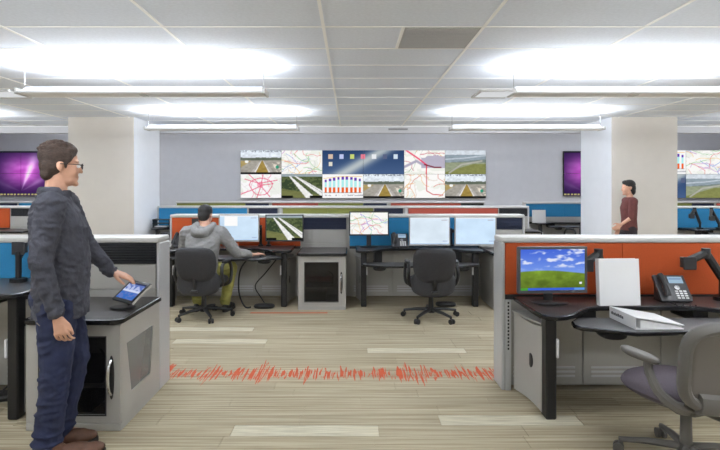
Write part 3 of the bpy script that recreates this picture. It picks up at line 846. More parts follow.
PZ1 = CAM_Z+(187-151)/FPX*(RY1-0.09); PH = 0.66
for i in range(2):
    for j in range(2):
        wall_display(PLX+DW*(i+0.5), PZ1-PH*(j+0.5), DW-0.004, PH-0.004, p_purple(i*0.5, 0.5-j*0.5),
                     'purple nebula wall display at left, %s %s quarter' % (('upper', 'lower')[j], ('left', 'right')[i]), 'left purple displays', 0.9)
PRX = (564-351)/FPX*(RY1-0.09)
for j in range(2):
    wall_display(PRX+DW*0.5, PZ1-PH*(j+0.5), DW-0.004, PH-0.004, p_purple(0.25, 0.5-j*0.5), 'purple wall display peeking out left of right column, %s half' % ('upper', 'lower')[j], 'right purple displays', 0.9)
VRX = (645-351)/FPX*(RY1-0.09)
for i, j, pf, lb in ((0, 0, p_bars, 'bar chart wall display just right of the right column'), (1, 0, p_map(6, mapc), 'colour road map wall display at the right picture edge'),
                     (0, 1, p_desk(0.3), 'blue desktop wall display just right of the right column'), (1, 1, p_field, 'grassy roadside wall display at the right picture edge')):
    wall_display(VRX+DW*(i+0.5), DZ1-DH*(j+0.5), DW-0.004, DH-0.004, pf, lb, 'right video wall', 1.0)

# ------------------------------------------------------------------ desk monitors
def monitor(px, py_, z_desk, cz, w, h, paint, label, yaw=0.0, stand='foot', bezel=0.014, case='dark_plastic', s=1.0, nu=96, nv=60, arm_to=None):
    """px, py_: plan position of the screen centre"""
    t = thing('monitor', label, 'monitor', (px, py_, z_desk), yaw, 'desk monitors')
    c = cz - z_desk
    MB().box(-w/2, w/2, 0.0, 0.03, c-h/2, c+h/2, 0.006).box(-w*0.3, w*0.3, 0.03, 0.055, c-h*0.3, c+h*0.3, 0.008).build('case', case, t)
    MB().box(-w/2, w/2, -0.006, 0.001, c-h/2, c-h/2+bezel*1.3).box(-w/2, w/2, -0.006, 0.001, c+h/2-bezel, c+h/2).box(-w/2, -w/2+bezel, -0.006, 0.001, c-h/2+bezel*1.3, c+h/2-bezel).box(w/2-bezel, w/2, -0.006, 0.001, c-h/2+bezel*1.3, c+h/2-bezel).build('bezel', case, t)
    screen('screen_face', w-2*bezel, h-2.3*bezel, paint, t, (0, -0.003, c+bezel*0.15), nu, nv, s)
    if stand == 'foot':
        MB().box(-0.03, 0.03, 0.055, 0.08, 0.012, c+0.03, 0.004).box(-0.03, 0.03, 0.04, 0.08, c-0.05, c+0.05).build('neck', 'dark_plastic', t)
        MB().pad(0.24, 0.17, 0.016, n=3, place=Matrix.Translation((0, 0.05, 0.0095)) @ Matrix.Rotation(PI/2, 4, 'X')).build('foot', 'dark_plastic', t)
    else:
        d = arm_to
        MB().box(-0.05, 0.05, 0.055, 0.065, c-0.05, c+0.05, 0.004).build('mount_plate', 'black', t)
        MB().tube([(0, 0.06, c), (0, 0.09, c)], 0.022, n=10).tube([(0, 0.09, c-0.02), (d[0]*0.5, 0.12, c-0.015), (d[0], d[1], c-0.02)], 0.022, n=8).cyl((d[0], d[1], 0.0), (d[0], d[1], c+0.02), 0.018).cyl((d[0], d[1], 0.0), (d[0], d[1], 0.02), 0.035).build('arm', 'black', t)
    return t
def PX(x, d): return (x-351)/FPX*d
def PZ(y, d): return CAM_Z-(y-187)/FPX*d
monitor(PX(552.5, 3.48), 3.48, 0.697, PZ(270, 3.48), 0.485, 0.318, p_hill, 'monitor showing blue sky over a green field, against orange panel', yaw=math.radians(4), case='mid_plastic', bezel=0.017, nu=150, nv=100)
D2 = 6.55
monitor(PX(239, D2), D2, 0.717, PZ(228, D2), 0.52, 0.35, p_pale(1, (0.12, 0.46, 0.58, 0.96)), 'pale blue monitor with white window right of the seated man', stand='arm', arm_to=(0.24, 0.22), case='metal_grey')
monitor(PX(284.5, D2), D2, 0.717, PZ(228, D2), 0.49, 0.345, p_diagroad, 'monitor showing a white diagonal highway on the orange panel', stand='arm', arm_to=(-0.24, 0.22), case='dark_plastic')
monitor(PX(369, D2), D2, 0.717, PZ(223.5, D2), 0.51, 0.31, p_map(9, mapc), 'monitor with colour road map standing higher on the blue panel desk')
monitor(PX(429.5, D2), D2, 0.717, PZ(231, D2), 0.525, 0.375, p_pale(3, tint=(222, 236, 248)), 'pale blank monitor above the empty black chair', stand='arm', arm_to=(0.24, 0.22), case='metal_grey')
monitor(PX(475.5, D2), D2, 0.717, PZ(231, D2), 0.535, 0.375, p_pale(4, tint=(206, 230, 252)), 'pale blue monitor at the right end of the blue panel', stand='arm', arm_to=(-0.27, 0.22), case='metal_grey')

# ------------------------------------------------------------------ monitor arms without a screen
def monitor_arm(loc, pts, label, base_z=0.0):
    t = thing('monitor_stand', label, 'monitor stand', loc, group='empty monitor arms')
    p0 = pts[0]
    MB().cyl((p0[0], p0[1], 0), (p0[0], p0[1], 0.025), 0.055).cyl((p0[0], p0[1], 0.02), (p0[0], p0[1], p0[2]+0.03), 0.02).build('post', 'black', t)
    for a, b in zip(pts[:-1], pts[1:]):
        a, b = Vector(a), Vector(b)
        MB().tube([a, b], 0.026, n=8, flat=1.15).build('link', 'black', t)
        MB().cyl(b + Vector((0, 0, -0.035)), b + Vector((0, 0, 0.035)), 0.03).build('joint', 'dark_plastic', t)
    e = Vector(pts[-1])
    B(e.x-0.045, e.x+0.045, e.y-0.06, e.y-0.05, e.z-0.045, e.z+0.045, 'mount_plate', 'dark_plastic', t, 0.003)
    MB().cyl(e, e + Vector((0, -0.055, 0)), 0.016).build('pivot', 'black', t)
    return t
bx, by = PX(722, 3.62), 3.62
monitor_arm((bx, by, 0.697), [(0, 0, 0.16), (-0.10, 0.02, 0.33), (-0.29, -0.04, 0.275), ], 'black jointed monitor arm above the desk phone on orange panel')
monitor_arm((PX(604, 3.7), 3.7, 0.697), [(0.0, 0, 0.2), (-0.045, -0.01, 0.32), (-0.17, -0.05, 0.25)], 'black monitor arm behind the upright white binder')
monitor_arm((PX(18.5, 3.6), 3.6, 0.832), [(0, 0, 0.18), (0.0, 0.05, 0.235)], 'short black monitor post in front of the blue panel')
monitor_arm((PX(700, 9.5), 9.5, 0.722), [(0, 0, 0.10), (-0.10, 0, 0.36), (-0.22, -0.06, 0.24)], 'far monitor arm beside the right column, left of two')
monitor_arm((PX(719, 9.5), 9.5, 0.722), [(0, 0, 0.10), (-0.14, 0, 0.36), (-0.2, -0.06, 0.20)], 'far monitor arm at the right picture edge')
monitor_arm((PX(197, 6.7), 6.7, 0.717), [(0, 0, 0.2), (0.0, -0.02, 0.33)], 'dark monitor post behind the seated man head')

# ------------------------------------------------------------------ desk phones
def phone(loc, rz, label, big=True):
    t = thing('desk_phone', label, 'phone', loc, rz, 'desk phones')
    R = Matrix.Rotation(math.radians(52), 4, 'X')       # face leans back
    def place(m): return Matrix.Translation((0, 0.0, 0.02)) @ R @ m
    def bx(x0, x1, y0, y1, z0, z1, nm, m, bev=0.004):
        o = MB().box(x0, x1, y0, y1, z0, z1, bev, 2); o.v = [tuple(place(Vector(p))) for p in o.v]
        return o.build(nm, m, t)
    bx(-0.125, 0.125, -0.0, 0.235, -0.03, 0.0, 'body', 'mid_plastic', 0.008)
    MB().add([(-0.11, 0.03, 0), (0.11, 0.03, 0), (0.11, 0.15, 0), (-0.11, 0.15, 0), (-0.11, 0.03, 0.02), (0.11, 0.03, 0.02), (0.11, 0.15, 0.15), (-0.11, 0.15, 0.15)],
             [(0,3,2,1), (4,5,6,7), (0,1,5,4), (1,2,6,5), (2,3,7,6), (3,0,4,7)]).build('stand', 'dark_plastic', t)
    h = MB().tube([(-0.085, 0.03, 0.03), (-0.085, 0.07, 0.045), (-0.085, 0.12, 0.048), (-0.085, 0.17, 0.045), (-0.085, 0.212, 0.03)], [0.028, 0.026, 0.022, 0.02, 0.022, 0.026, 0.028], n=10, smooth=4)
    h.v = [tuple(place(Vector(p))) for p in h.v]; h.build('handset', 'dark_plastic', t)
    sc_ = screen('screen_face', 0.115, 0.06, p_lcd, t, (0, 0, 0), 8, 6, 0.8)
    sc_.matrix_local = place(Matrix.Translation((0.04, 0.185, 0.004)) @ Matrix.Rotation(-PI/2, 4, 'X'))
    rg = MB().tube([(0.03, 0.115, 0.0), (0.03, 0.115, 0.006)], 0.02, n=14); rg.v = [tuple(place(Vector(p))) for p in rg.v]; rg.build('navigation_ring', 'chrome', t)
    for i in range(3):
        for j in range(4):
            bx(0.005+i*0.033, 0.028+i*0.033, 0.018+j*0.02, 0.031+j*0.02, 0.0, 0.006, 'key', 'white_plastic', 0.002)
    t.scale = (0.86, 0.86, 0.86)
    cp = [(-0.11, 0.03, 0.02), (-0.10, -0.05, 0.02)]
    for k in range(26):
        a = k*0.9; cp.append((-0.09+0.006*k+0.012*math.cos(a), -0.10-0.02*math.sin(k*0.12)-0.002*k, 0.014+0.010*math.sin(a)))
    MB().tube(cp, 0.003, n=5).build('cord', 'black', t)
    return t
phone((PX(678, 3.52), 3.52, 0.6965), -0.05, 'grey desk phone with lit screen on the orange panel desk')
phone((PX(400, 6.55), 6.55, 0.7165), 0.0, 'dark desk phone left of the pale blank monitor')
phone((PX(178, 6.55), 6.55, 0.7165), -0.3, 'dark desk phone left of the seated man')

# ------------------------------------------------------------------ binders
def binder(loc, rz, label, upright=True, w=0.30, h=0.32, th=0.05, marks=True):
    t = thing('binder', label, 'binder', loc, rz, 'white binders')
    if upright:
        t.rotation_euler = (math.radians(-4), 0, rz)
        MB().box(-w/2, w/2, 0, 0.004, 0, h, 0.0015).build('cover', 'white_plastic', t)
        MB().box(-w/2, w/2, th-0.004, th, 0, h, 0.0015).build('cover', 'white_plastic', t)
        MB().box(-w/2, -w/2+0.004, 0.004, th-0.004, 0, h).build('spine', 'white_plastic', t)
        MB().box(-w/2+0.015, w/2-0.012, 0.008, th-0.014, 0.012, h-0.012).build('pages', 'paper', t)
    else:  # lying, spine to -X end, slightly wedge shaped
        MB().box(-w/2, w/2, -h/2, h/2, 0, 0.004, 0.0015).build('cover', 'white_plastic', t)
        MB().add([(-w/2, -h/2, th-0.004), (w/2, -h/2, 0.022), (w/2, h/2, 0.022), (-w/2, h/2, th-0.004), (-w/2, -h/2, th), (w/2, -h/2, 0.026), (w/2, h/2, 0.026), (-w/2, h/2, th)],
                 [(0,3,2,1), (4,5,6,7), (0,1,5,4), (1,2,6,5), (2,3,7,6), (3,0,4,7)]).build('cover', 'white_plastic', t, smooth=0)
        sp = MB().box(-w/2, -w/2+0.004, -h/2, h/2, 0.004, th-0.004).build('spine', 'white_plastic', t)
        MB().add([(-w/2+0.035, -h/2+0.008, 0.005), (w/2-0.012, -h/2+0.008, 0.005), (w/2-0.012, h/2-0.008, 0.005), (-w/2+0.035, h/2-0.008, 0.005), (-w/2+0.035, -h/2+0.008, th-0.016), (w/2-0.012, -h/2+0.008, 0.017), (w/2-0.012, h/2-0.008, 0.017), (-w/2+0.035, h/2-0.008, th-0.016)],
                 [(0,3,2,1), (4,5,6,7), (0,1,5,4), (1,2,6,5), (2,3,7,6), (3,0,4,7)]).build('pages', 'paper', t, smooth=0)
        for k in range(3):
            MB().tube([(-w/2+0.01, -h/2+0.06+k*0.1, 0.008), (-w/2+0.02, -h/2+0.06+k*0.1, th-0.012), (-w/2+0.05, -h/2+0.06+k*0.1, th-0.012)], 0.0022, n=6, smooth=4).build('ring', 'chrome', t)
        x = h/2-0.02
        for k in range(9):                 # unreadable lettering on the spine
            wd = 0.008 + 0.004*((k*7) % 3)
            B(-w/2-0.0008, -w/2, x-wd, x, th*0.42, th*(0.62+0.05*(k % 2)), 'lettering', 'mid_plastic', sp); x -= wd+0.004
    return t
binder((PX(619, 3.47), 3.45, 0.6965), 0.06, 'large white binder standing upright on the orange panel desk', w=0.285, h=0.315, th=0.045)
binder((1.855, 3.215, 0.6415), math.radians(2), 'white ring binder lying flat on the lower keyboard surface', upright=False, w=0.30, h=0.29, th=0.075)
binder((PX(539.5, 11.1), 11.1, 0.7215), 0.0, 'far white binder upright on the desk beside the right column', w=0.28, h=0.28, th=0.05)

# ------------------------------------------------------------------ tablet on its stand
tb = thing('tablet', 'black tablet on a tilted stand under the standing man hand', 'tablet', (-1.49, 3.42, 0.6925))
TR = Matrix.Translation((0.02, 0.0, 0.105)) @ Matrix.Rotation(math.radians(-38), 4, 'Z') @ Matrix.Rotation(math.radians(-52), 4, 'X')
cs = MB().box(-0.125, 0.125, -0.006, 0.008, -0.09, 0.09, 0.005, 2); cs.v = [tuple(TR @ Vector(p)) for p in cs.v]; cs.build('case', 'black', tb)
ed = MB().box(0.125, 0.129, -0.004, 0.010, -0.085, 0.085, 0.001); ed.v = [tuple(TR @ Vector(p)) for p in ed.v]; ed.build('case_edge', 'metal_grey', tb)
ss = screen('screen_face', 0.205, 0.135, p_tablet, tb, (0, 0, 0), 40, 28, 1.0); ss.matrix_local = TR @ Matrix.Translation((0, -0.0075, 0))
MB().tube([(0.02, 0.02, 0.095), (0.03, 0.035, 0.05), (-0.01, 0.0, 0.016)], 0.014, n=8, smooth=5).build('stand_arm', 'black', tb)
MB().pad(0.17, 0.13, 0.014, n=2, place=Matrix.Translation((-0.03, -0.02, 0.0078)) @ Matrix.Rotation(PI/2, 4, 'X')).build('stand_foot', 'black', tb)

# ------------------------------------------------------------------ chairs
def star_base(t, m, r=0.31, zc=0.33, ang0=0.3):
    MB().cyl((0, 0, 0.07), (0, 0, 0.125), 0.045, 0.038).build('hub', m, t)
    MB().cyl((0, 0, 0.12), (0, 0, zc), 0.03, 0.026).cyl((0, 0, zc-0.1), (0, 0, zc), 0.02).build('gas_lift', m, t)
    for k in range(5):
        a = ang0 + 2*PI*k/5; c, s = math.cos(a), math.sin(a)
        lg = MB().tube([(0.03*c, 0.03*s, 0.105), (0.18*c, 0.18*s, 0.095), (r*c, r*s, 0.075)], [0.026, 0.022, 0.017], n=8, flat=0.8).build('base_leg', m, t)
        MB().cyl((r*c, r*s, 0.045), (r*c, r*s, 0.085), 0.012).build('stem', m, lg)
        q = Vector((-s, c, 0)); w0 = Vector((r*c, r*s, 0.028)) + Vector((c, s, 0))*0.012
        for e in (-1, 1):
            MB().tube([w0 + q*e*0.008, w0 + q*e*0.026], 0.028, n=14).build('caster', m, lg)
def chair_task(loc, rz, label, bz=0.64):
    """black task chair, faces +Y, back pad towards -Y"""
    t = thing('office_chair', label, 'chair', loc, rz, 'black office chairs')
    star_base(t, 'chair_base')
    MB().box(-0.1, 0.1, -0.1, 0.12, 0.32, 0.36, 0.012).build('seat_plate', 'chair_base', t)
    MB().pad(0.50, 0.48, 0.10, n=3.4, bend=lambda p: Vector((p.x, p.y - 0.12*abs(p.x)**2, p.z)), place=Matrix.Translation((0, 0.03, 0.415)) @ Matrix.Rotation(-PI/2, 4, 'X')).build('seat', 'chair_black', t)
    MB().pad(0.50, 0.30, 0.13, n=2.8, bend=lambda p: Vector((p.x, p.y + 0.8*p.x**2, p.z)), place=Matrix.Translation((0, -0.20, 0.43))).build('seat_shell', 'chair_black', t)
    MB().pad(0.475, 0.40, 0.085, n=3.8, bend=lambda p: Vector((p.x*(1-0.12*(p.z < 0)*abs(p.z)/0.2), p.y + 0.75*p.x**2 + 0.12*(0.2-p.z)*0.4, p.z)), place=Matrix.Translation((0, -0.285, bz)) @ Matrix.Rotation(math.radians(8), 4, 'X')).build('backrest', 'chair_black', t)
    MB().box(-0.04, 0.04, -0.30, -0.16, 0.34, 0.365, 0.008).tube([(0, -0.24, 0.36), (0, -0.27, 0.45), (0, -0.25, 0.56)], 0.025, n=8, smooth=4).build('back_bracket', 'chair_base', t)
    for s in (-1, 1):
        MB().tube([(s*0.20, 0.08, 0.36), (s*0.275, 0.09, 0.40), (s*0.285, 0.12, 0.52), (s*0.275, 0.09, 0.625), (s*0.27, -0.03, 0.645), (s*0.27, -0.14, 0.62), (s*0.275, -0.17, 0.52), (s*0.26, -0.10, 0.41), (s*0.19, -0.05, 0.365)], 0.019, n=8, smooth=5).build('armrest', 'chair_base', t)
        MB().pad(0.06, 0.22, 0.03, n=2.6, place=Matrix.Translation((s*0.272, -0.02, 0.655)) @ Matrix.Rotation(PI/2, 4, 'X')).build('arm_pad', 'chair_base', t)
    return t
chair_task((PX(203.5, 5.86), 5.88, 0), math.radians(-6), 'black office chair occupied by the man in grey hoodie')
chair_task((PX(431, 5.83), 5.83, 0), 0.0, 'empty black office chair at the blue panel desk')
chair_task((4.70, 10.48, 0), math.radians(20), 'far black chair partly hidden by the right column')

tc = thing('office_chair', 'taupe mesh-back office chair in the right foreground', 'chair', (1.80, 2.74, 0), math.radians(17))
star_base(tc, 'taupe', r=0.31, zc=0.34, ang0=math.radians(150-15))
MB().box(-0.13, 0.13, -0.15, 0.13, 0.335, 0.375, 0.015, 2).build('seat_plate', 'taupe', tc)
MB().pad(0.52, 0.50, 0.075, n=2.9, bend=lambda p: Vector((p.x, p.y + 0.25*p.x**2, p.z)), place=Matrix.Translation((0, 0.04, 0.425)) @ Matrix.Rotation(-PI/2, 4, 'X')).build('seat', 'taupe_fabric', tc)
MB().pad(0.47, 0.44, 0.05, n=2.9, place=Matrix.Translation((0, 0.02, 0.385)) @ Matrix.Rotation(-PI/2, 4, 'X')).build('seat_pan', 'taupe', tc)
def cb(x, z): return Vector((x, -0.245 + 0.75*x*x - 0.10*(z-0.4), z))
fr = []
for k in range(40):
    a = 2*PI*k/40; c, s = math.cos(a), math.sin(a)
    x = math.copysign(abs(c)**0.5, c)*(0.268 + 0.010*s); z = 0.625 + math.copysign(abs(s)**0.5, s)*0.20
    fr.append(cb(x, z))
MB().tube(fr, 0.028, n=10, closed=True, flat=1.2).build('back_frame', 'taupe', tc)
g = []; gf = []; NX, NZ = 14, 10
for j in range(NZ+1):
    for i in range(NX+1):
        x = (i/NX*2-1)*0.25; z = 0.435+j/NZ*0.38
        g.append(cb(x, z))
gf = [(j*(NX+1)+i, j*(NX+1)+i+1, (j+1)*(NX+1)+i+1, (j+1)*(NX+1)+i) for j in range(NZ) for i in range(NX)]
bm_ = MB().add(g, gf).build('back_mesh', 'chair_mesh', tc)
sm = bm_.modifiers.new('thick', 'SOLIDIFY'); sm.thickness = 0.004
MB().tube([cb(-0.2, 0.45) + Vector((0, -0.01, 0)), cb(0, 0.43) + Vector((0, -0.012, 0)), cb(0.2, 0.45) + Vector((0, -0.01, 0))], 0.035, n=8, smooth=5, flat=1.5).build('back_yoke', 'taupe', tc)
MB().tube([(0, -0.10, 0.36), (0, -0.22, 0.37), (0, -0.27, 0.43)], 0.04, n=10, smooth=5).build('back_bracket', 'taupe', tc)
for s in (-1, 1):
    MB().tube([(s*0.20, -0.17, 0.40), (s*0.262, -0.16, 0.42), (s*0.29, -0.09, 0.47), (s*0.285, -0.03, 0.55), (s*0.28, -0.02, 0.60)], [0.03, 0.027, 0.024, 0.022, 0.022], n=8, smooth=5).build('armrest', 'taupe', tc)
    MB().pad(0.075, 0.24, 0.035, n=2.3, bend=lambda p: Vector((p.x - s*0.4*(p.z)**2, p.y - 0.5*p.z*abs(p.z), p.z)), place=Matrix.Translation((s*0.278, 0.04, 0.615)) @ Matrix.Rotation(-PI/2, 4, 'X')).build('arm_pad', 'taupe', tc)

# ------------------------------------------------------------------ people
from mathutils import noise as mnoise
def blob_mesh(mb, name, material, parent, voxel, smooth_it=4, wrinkle=0.0, wf=(9, 9, 16)):
    me = bpy.data.meshes.new(name); me.from_pydata([tuple(p) for p in mb.v], [], mb.f)
    bm = bmesh.new(); bm.from_mesh(me); bmesh.ops.recalc_face_normals(bm, faces=bm.faces); bm.to_mesh(me); bm.free()
    o = bpy.data.objects.new(name, me); C.objects.link(o)
    r = o.modifiers.new('r', 'REMESH'); r.mode = 'VOXEL'; r.voxel_size = voxel; r.use_smooth_shade = True
    s = o.modifiers.new('s', 'SMOOTH'); s.factor = 0.5; s.iterations = smooth_it
    dg = bpy.context.evaluated_depsgraph_get()
    m2 = bpy.data.meshes.new_from_object(o.evaluated_get(dg))
    bpy.data.objects.remove(o); bpy.data.meshes.remove(me)
    if wrinkle > 0:
        cos = [v.co.copy() for v in m2.vertices]; nos = [v.normal.copy() for v in m2.vertices]
        for v, c, n in zip(m2.vertices, cos, nos):
            w = mnoise.noise(Vector((c.x*2.5, c.y*2.5, c.z*2.5)) )*2.0
            q = Vector((c.x*wf[0] + w, c.y*wf[1] - w, c.z*wf[2] + w))
            a = 1 - 2*abs(mnoise.noise(q)); b = mnoise.noise(q*2.3)
            v.co = c + n*wrinkle*(a*0.8 + b*0.4 - 0.5)
    m2.name = name; m2.materials.clear(); m2.materials.append(M[material]); m2.shade_smooth()
    return link(name, m2, parent)
def V3(*a): return Vector(a)
class Frame:
    """local axes: f forward, l left, u up"""
    def __init__(s, o, yaw, pitch=0.0, roll=0.0):
        s.R = Matrix.Rotation(yaw, 3, 'Z') @ Matrix.Rotation(pitch, 3, 'Y') @ Matrix.Rotation(roll, 3, 'X'); s.o = Vector(o)
    def __call__(s, f, l, u): return s.o + s.R @ Vector((f, l, u))
def ring(F, c, a, b, n=20, p=2.4, tilt=0.0):
    """horizontal ring: c local centre, a half width sideways, b half depth"""
    out = []
    for k in range(n):
        t = 2*PI*k/n; x = math.copysign(abs(math.cos(t))**(2/p), math.cos(t))*b; y = math.copysign(abs(math.sin(t))**(2/p), math.sin(t))*a
        out.append(F(c[0]+x, c[1]+y, c[2]+tilt*x))
    return out
def head_blobs(mb, H):
    R = H.R
    E = lambda c, r: mb.ball(H(*c), r, R, 18, 12)
    E((-0.012, 0, 0.03), (0.096, 0.076, 0.088)); E((0.03, 0, -0.03), (0.062, 0.062, 0.085)); E((0.04, 0, -0.085), (0.047, 0.05, 0.036))
    E((0.078, 0, -0.106), (0.017, 0.021, 0.016)); E((0.074, 0, 0.022), (0.016, 0.046, 0.012)); E((0.055, 0.034, -0.035), (0.028, 0.022, 0.03)); E((0.055, -0.034, -0.035), (0.028, 0.022, 0.03))
    mb.cap(H(0.086, 0, 0.005), H(0.104, 0, -0.034), 0.007, 0.0105)
    E((0.083, 0, -0.066), (0.011, 0.022, 0.008)); E((0.082, 0, -0.078), (0.011, 0.019, 0.008))
    for s in (-1, 1):
        E((-0.010, s*0.075, -0.010), (0.017, 0.008, 0.028)); E((-0.004, s*0.075, -0.034), (0.009, 0.006, 0.009))
def hand_blobs(mb, W, d, n, side, curl=0.5, spread=1.0, L=1.0, thumb_in=False):
    """W wrist, d direction of hand, n palm normal (palm side), side = direction of the thumb"""
    d = Vector(d).normalized(); n = Vector(n); n = (n - d*n.dot(d)).normalized(); q = Vector(side); q = (q - d*q.dot(d) - n*q.dot(n)).normalized()
    W = Vector(W)
    for s in (-0.028, -0.010, 0.008, 0.026):
        mb.cap(W + d*0.012*L + q*s*0.7, W + d*0.088*L + q*s, 0.0135, 0.0125)
    lens = (0.070, 0.080, 0.076, 0.060)
    for k in range(4):
        s = 0.030 - k*0.0205
        p = W + d*0.090*L + q*s*spread
        a = 0.0; seg = lens[k]*L
        r = 0.0088
        for j, fr_ in enumerate((0.45, 0.32, 0.23)):
            a += curl*(0.5 if j == 0 else 0.65)
            dd = d*math.cos(a) + n*math.sin(a) + q*s*0.6*spread*(1 if j == 0 else 0.5)
            e = p + dd.normalized()*seg*fr_
            mb.cap(p, e, r, r-0.0008); p = e; r -= 0.0008
    p0 = W + d*0.022*L + q*0.024; p1 = p0 + (d*0.6 + q*0.75 + n*0.25).normalized()*0.042*L; p2 = p1 + (d*0.9 + q*0.35 + n*0.35*(0.5+curl)).normalized()*0.032*L; p3 = p2 + (d*0.95 + q*0.05 + n*0.4*(0.5+curl)).normalized()*0.026*L
    if thumb_in: p1 = p0 + (d*0.85 + q*0.35 + n*0.4).normalized()*0.042*L; p2 = p1 + (d*0.95 + n*0.35).normalized()*0.032*L; p3 = p2 + (d*0.9 - q*0.1 + n*0.4).normalized()*0.026*L
    mb.cap(p0, p1, 0.0135, 0.0115); mb.cap(p1, p2, 0.0112, 0.0100); mb.cap(p2, p3, 0.0098, 0.0085)
def shoe_meshes(parent, heel, toe, m='shoe_brown', w=0.048, vox=0.006):
    h = Vector(heel); t_ = Vector(toe); d = (t_-h); L = d.length; d.normalize(); q = Vector((-d.y, d.x, 0))
    R = Matrix((d, q, Vector((0, 0, 1)))).transposed()
    mb = MB()
    mb.ball(h + d*0.05 + V3(0, 0, 0.055), (0.055, 0.040, 0.05), R); mb.ball(h + d*L*0.5 + V3(0, 0, 0.05), (0.11, 0.042, 0.045), R); mb.ball(h + d*(L-0.08) + V3(0, 0, 0.042), (0.078, w, 0.032), R); mb.ball(h + d*0.08 + V3(0, 0, 0.095), (0.05, 0.042, 0.04), R)
    s = blob_mesh(mb, 'shoe', m, parent, vox, 3)
    pts = []
    for k in range(24):
        a = 2*PI*k/24; c, s_ = math.cos(a), math.sin(a)
        x = L/2 + math.copysign(abs(c)**0.75, c)*L/2; wd = (0.040 if x < L*0.45 else w+0.003)
        p = h + d*x + q*math.copysign(abs(s_)**0.75, s_)*wd; pts.append((p.x, p.y))
    MB().prism(pts, 0.0, 0.026, 0.004).build('sole', 'sole', s)

# --- standing man ---
YAW = math.radians(22)
ps = thing('person', 'standing man in charcoal shirt and jeans touching the tablet', 'person', (-1.66, 2.9, 0))
BASE = Vector((-1.66, 2.9, 0))
def sub(mb): mb.v = [tuple(Vector(p) - BASE) for p in mb.v]; return mb
T = Frame((-1.685, 2.93, 0), YAW)
Hd = Frame((-1.665, 2.93, 1.628), math.radians(32), math.radians(3))
Sr, Er, Wr = V3(-1.625, 2.765, 1.40), V3(-1.645, 2.70, 1.11), V3(-1.575, 2.72, 0.835)
Sl, El, Wl = V3(-1.745, 3.115, 1.40), V3(-1.685, 3.225, 1.15), V3(-1.555, 3.285, 0.965)
Hr, Hl = T(0.0, -0.09, 0.92), T(0.0, 0.09, 0.92)
Kr, Kl = V3(-1.62, 2.80, 0.50), V3(-1.615, 2.985, 0.50)
Ar, Al = V3(-1.645, 2.765, 0.085), V3(-1.685, 2.955, 0.085)
body = MB()
head_blobs(body, Hd)
body.cap(Hd(-0.02, 0, -0.075), T(-0.01, 0, 1.43), 0.055, 0.062)
body.loft([ring(T, (0.0, 0, 0.86), 0.14, 0.09), ring(T, (0, 0, 1.0), 0.14, 0.085), ring(T, (-0.01, 0, 1.2), 0.15, 0.09), ring(T, (-0.015, 0, 1.36), 0.17, 0.09), ring(T, (-0.01, 0, 1.44), 0.10, 0.065)])
for S_, E_, W_ in ((Sr, Er, Wr), (Sl, El, Wl)):
    body.cap(S_, E_, 0.045, 0.036); body.cap(E_, W_, 0.036, 0.025)
for H_, K_, A_ in ((Hr, Kr, Ar), (Hl, Kl, Al)):
    body.cap(H_, K_, 0.07, 0.048); body.cap(K_, A_, 0.046, 0.034); body.cap(A_, A_ + V3(0.13, 0.07, -0.045), 0.03, 0.022)
hand_blobs(body, Wr + V3(0.012, 0.0, -0.03), (0.22, 0.0, -1), (0.1, 1, 0.1), (1, 0.1, 0), curl=0.7, spread=1.2, L=0.95, thumb_in=True)
hand_blobs(body, Wl + V3(0.012, 0.008, -0.01), (0.85, 0.35, -0.42), (0.15, 0.25, -1), (0.6, -0.9, 0), curl=0.28, L=0.95)
bo = blob_mesh(sub(body), 'body', 'skin', ps, 0.0048, 3)
hair = MB(); HE = lambda c, r: hair.ball(Hd(*c), r, Hd.R, 18, 12)
HE((-0.022, 0, 0.048), (0.100, 0.087, 0.080)); HE((-0.048, 0, -0.005), (0.064, 0.081, 0.078)); HE((-0.06, 0, -0.055), (0.044, 0.064, 0.044)); HE((0.035, 0.0, 0.085), (0.046, 0.058, 0.034)); HE((0.02, 0, 0.1), (0.05, 0.05, 0.03))
for s in (-1, 1): HE((0.022, s*0.062, 0.045), (0.03, 0.017, 0.04)); HE((0.020, s*0.072, 0.0), (0.009, 0.007, 0.026))
rr = random.Random(3)
for k in range(70):
    a, b = rr.uniform(0, 2*PI), rr.uniform(0.1, 1.2)
    c = (-0.022+0.095*math.sin(b)*math.cos(a), 0.078*math.sin(b)*math.sin(a), 0.055+0.078*math.cos(b))
    if c[0] > 0.06 and c[2] < 0.09: continue
    HE(c, (0.017, 0.011, 0.012))
blob_mesh(sub(hair), 'hair', 'hair_brown', ps, 0.005, 2)
shirt = MB()
shirt.loft([ring(T, (0.018, 0, 0.765), 0.182, 0.142), ring(T, (0.018, 0, 0.90), 0.182, 0.145), ring(T, (0.022, 0, 1.02), 0.178, 0.148), ring(T, (0.016, 0, 1.14), 0.182, 0.150), ring(T, (0.004, 0, 1.27), 0.194, 0.146), ring(T, (-0.012, 0, 1.36), 0.198, 0.126), ring(T, (-0.022, 0, 1.42), 0.165, 0.094), ring(T, (-0.018, 0, 1.46), 0.09, 0.074)])
for S_, E_, W_, k in ((Sr, Er, Wr, 1), (Sl, El, Wl, 0)):
    shirt.cap(S_, E_, 0.078, 0.060); shirt.cap(E_, E_ + (W_-E_)*0.92, 0.059, 0.044)
    c = E_ + (W_-E_)*0.86; shirt.cap(c, c + (W_-E_).normalized()*0.035, 0.046, 0.046)
shirt.cap(T(-0.03, -0.07, 1.415), Sr, 0.066, 0.076); shirt.cap(T(-0.03, 0.07, 1.415), Sl, 0.066, 0.076)
sh = blob_mesh(sub(shirt), 'shirt', 'shirt_charcoal', ps, 0.006, 3, 0.0095, (14, 14, 22))
col = MB(); cp = []
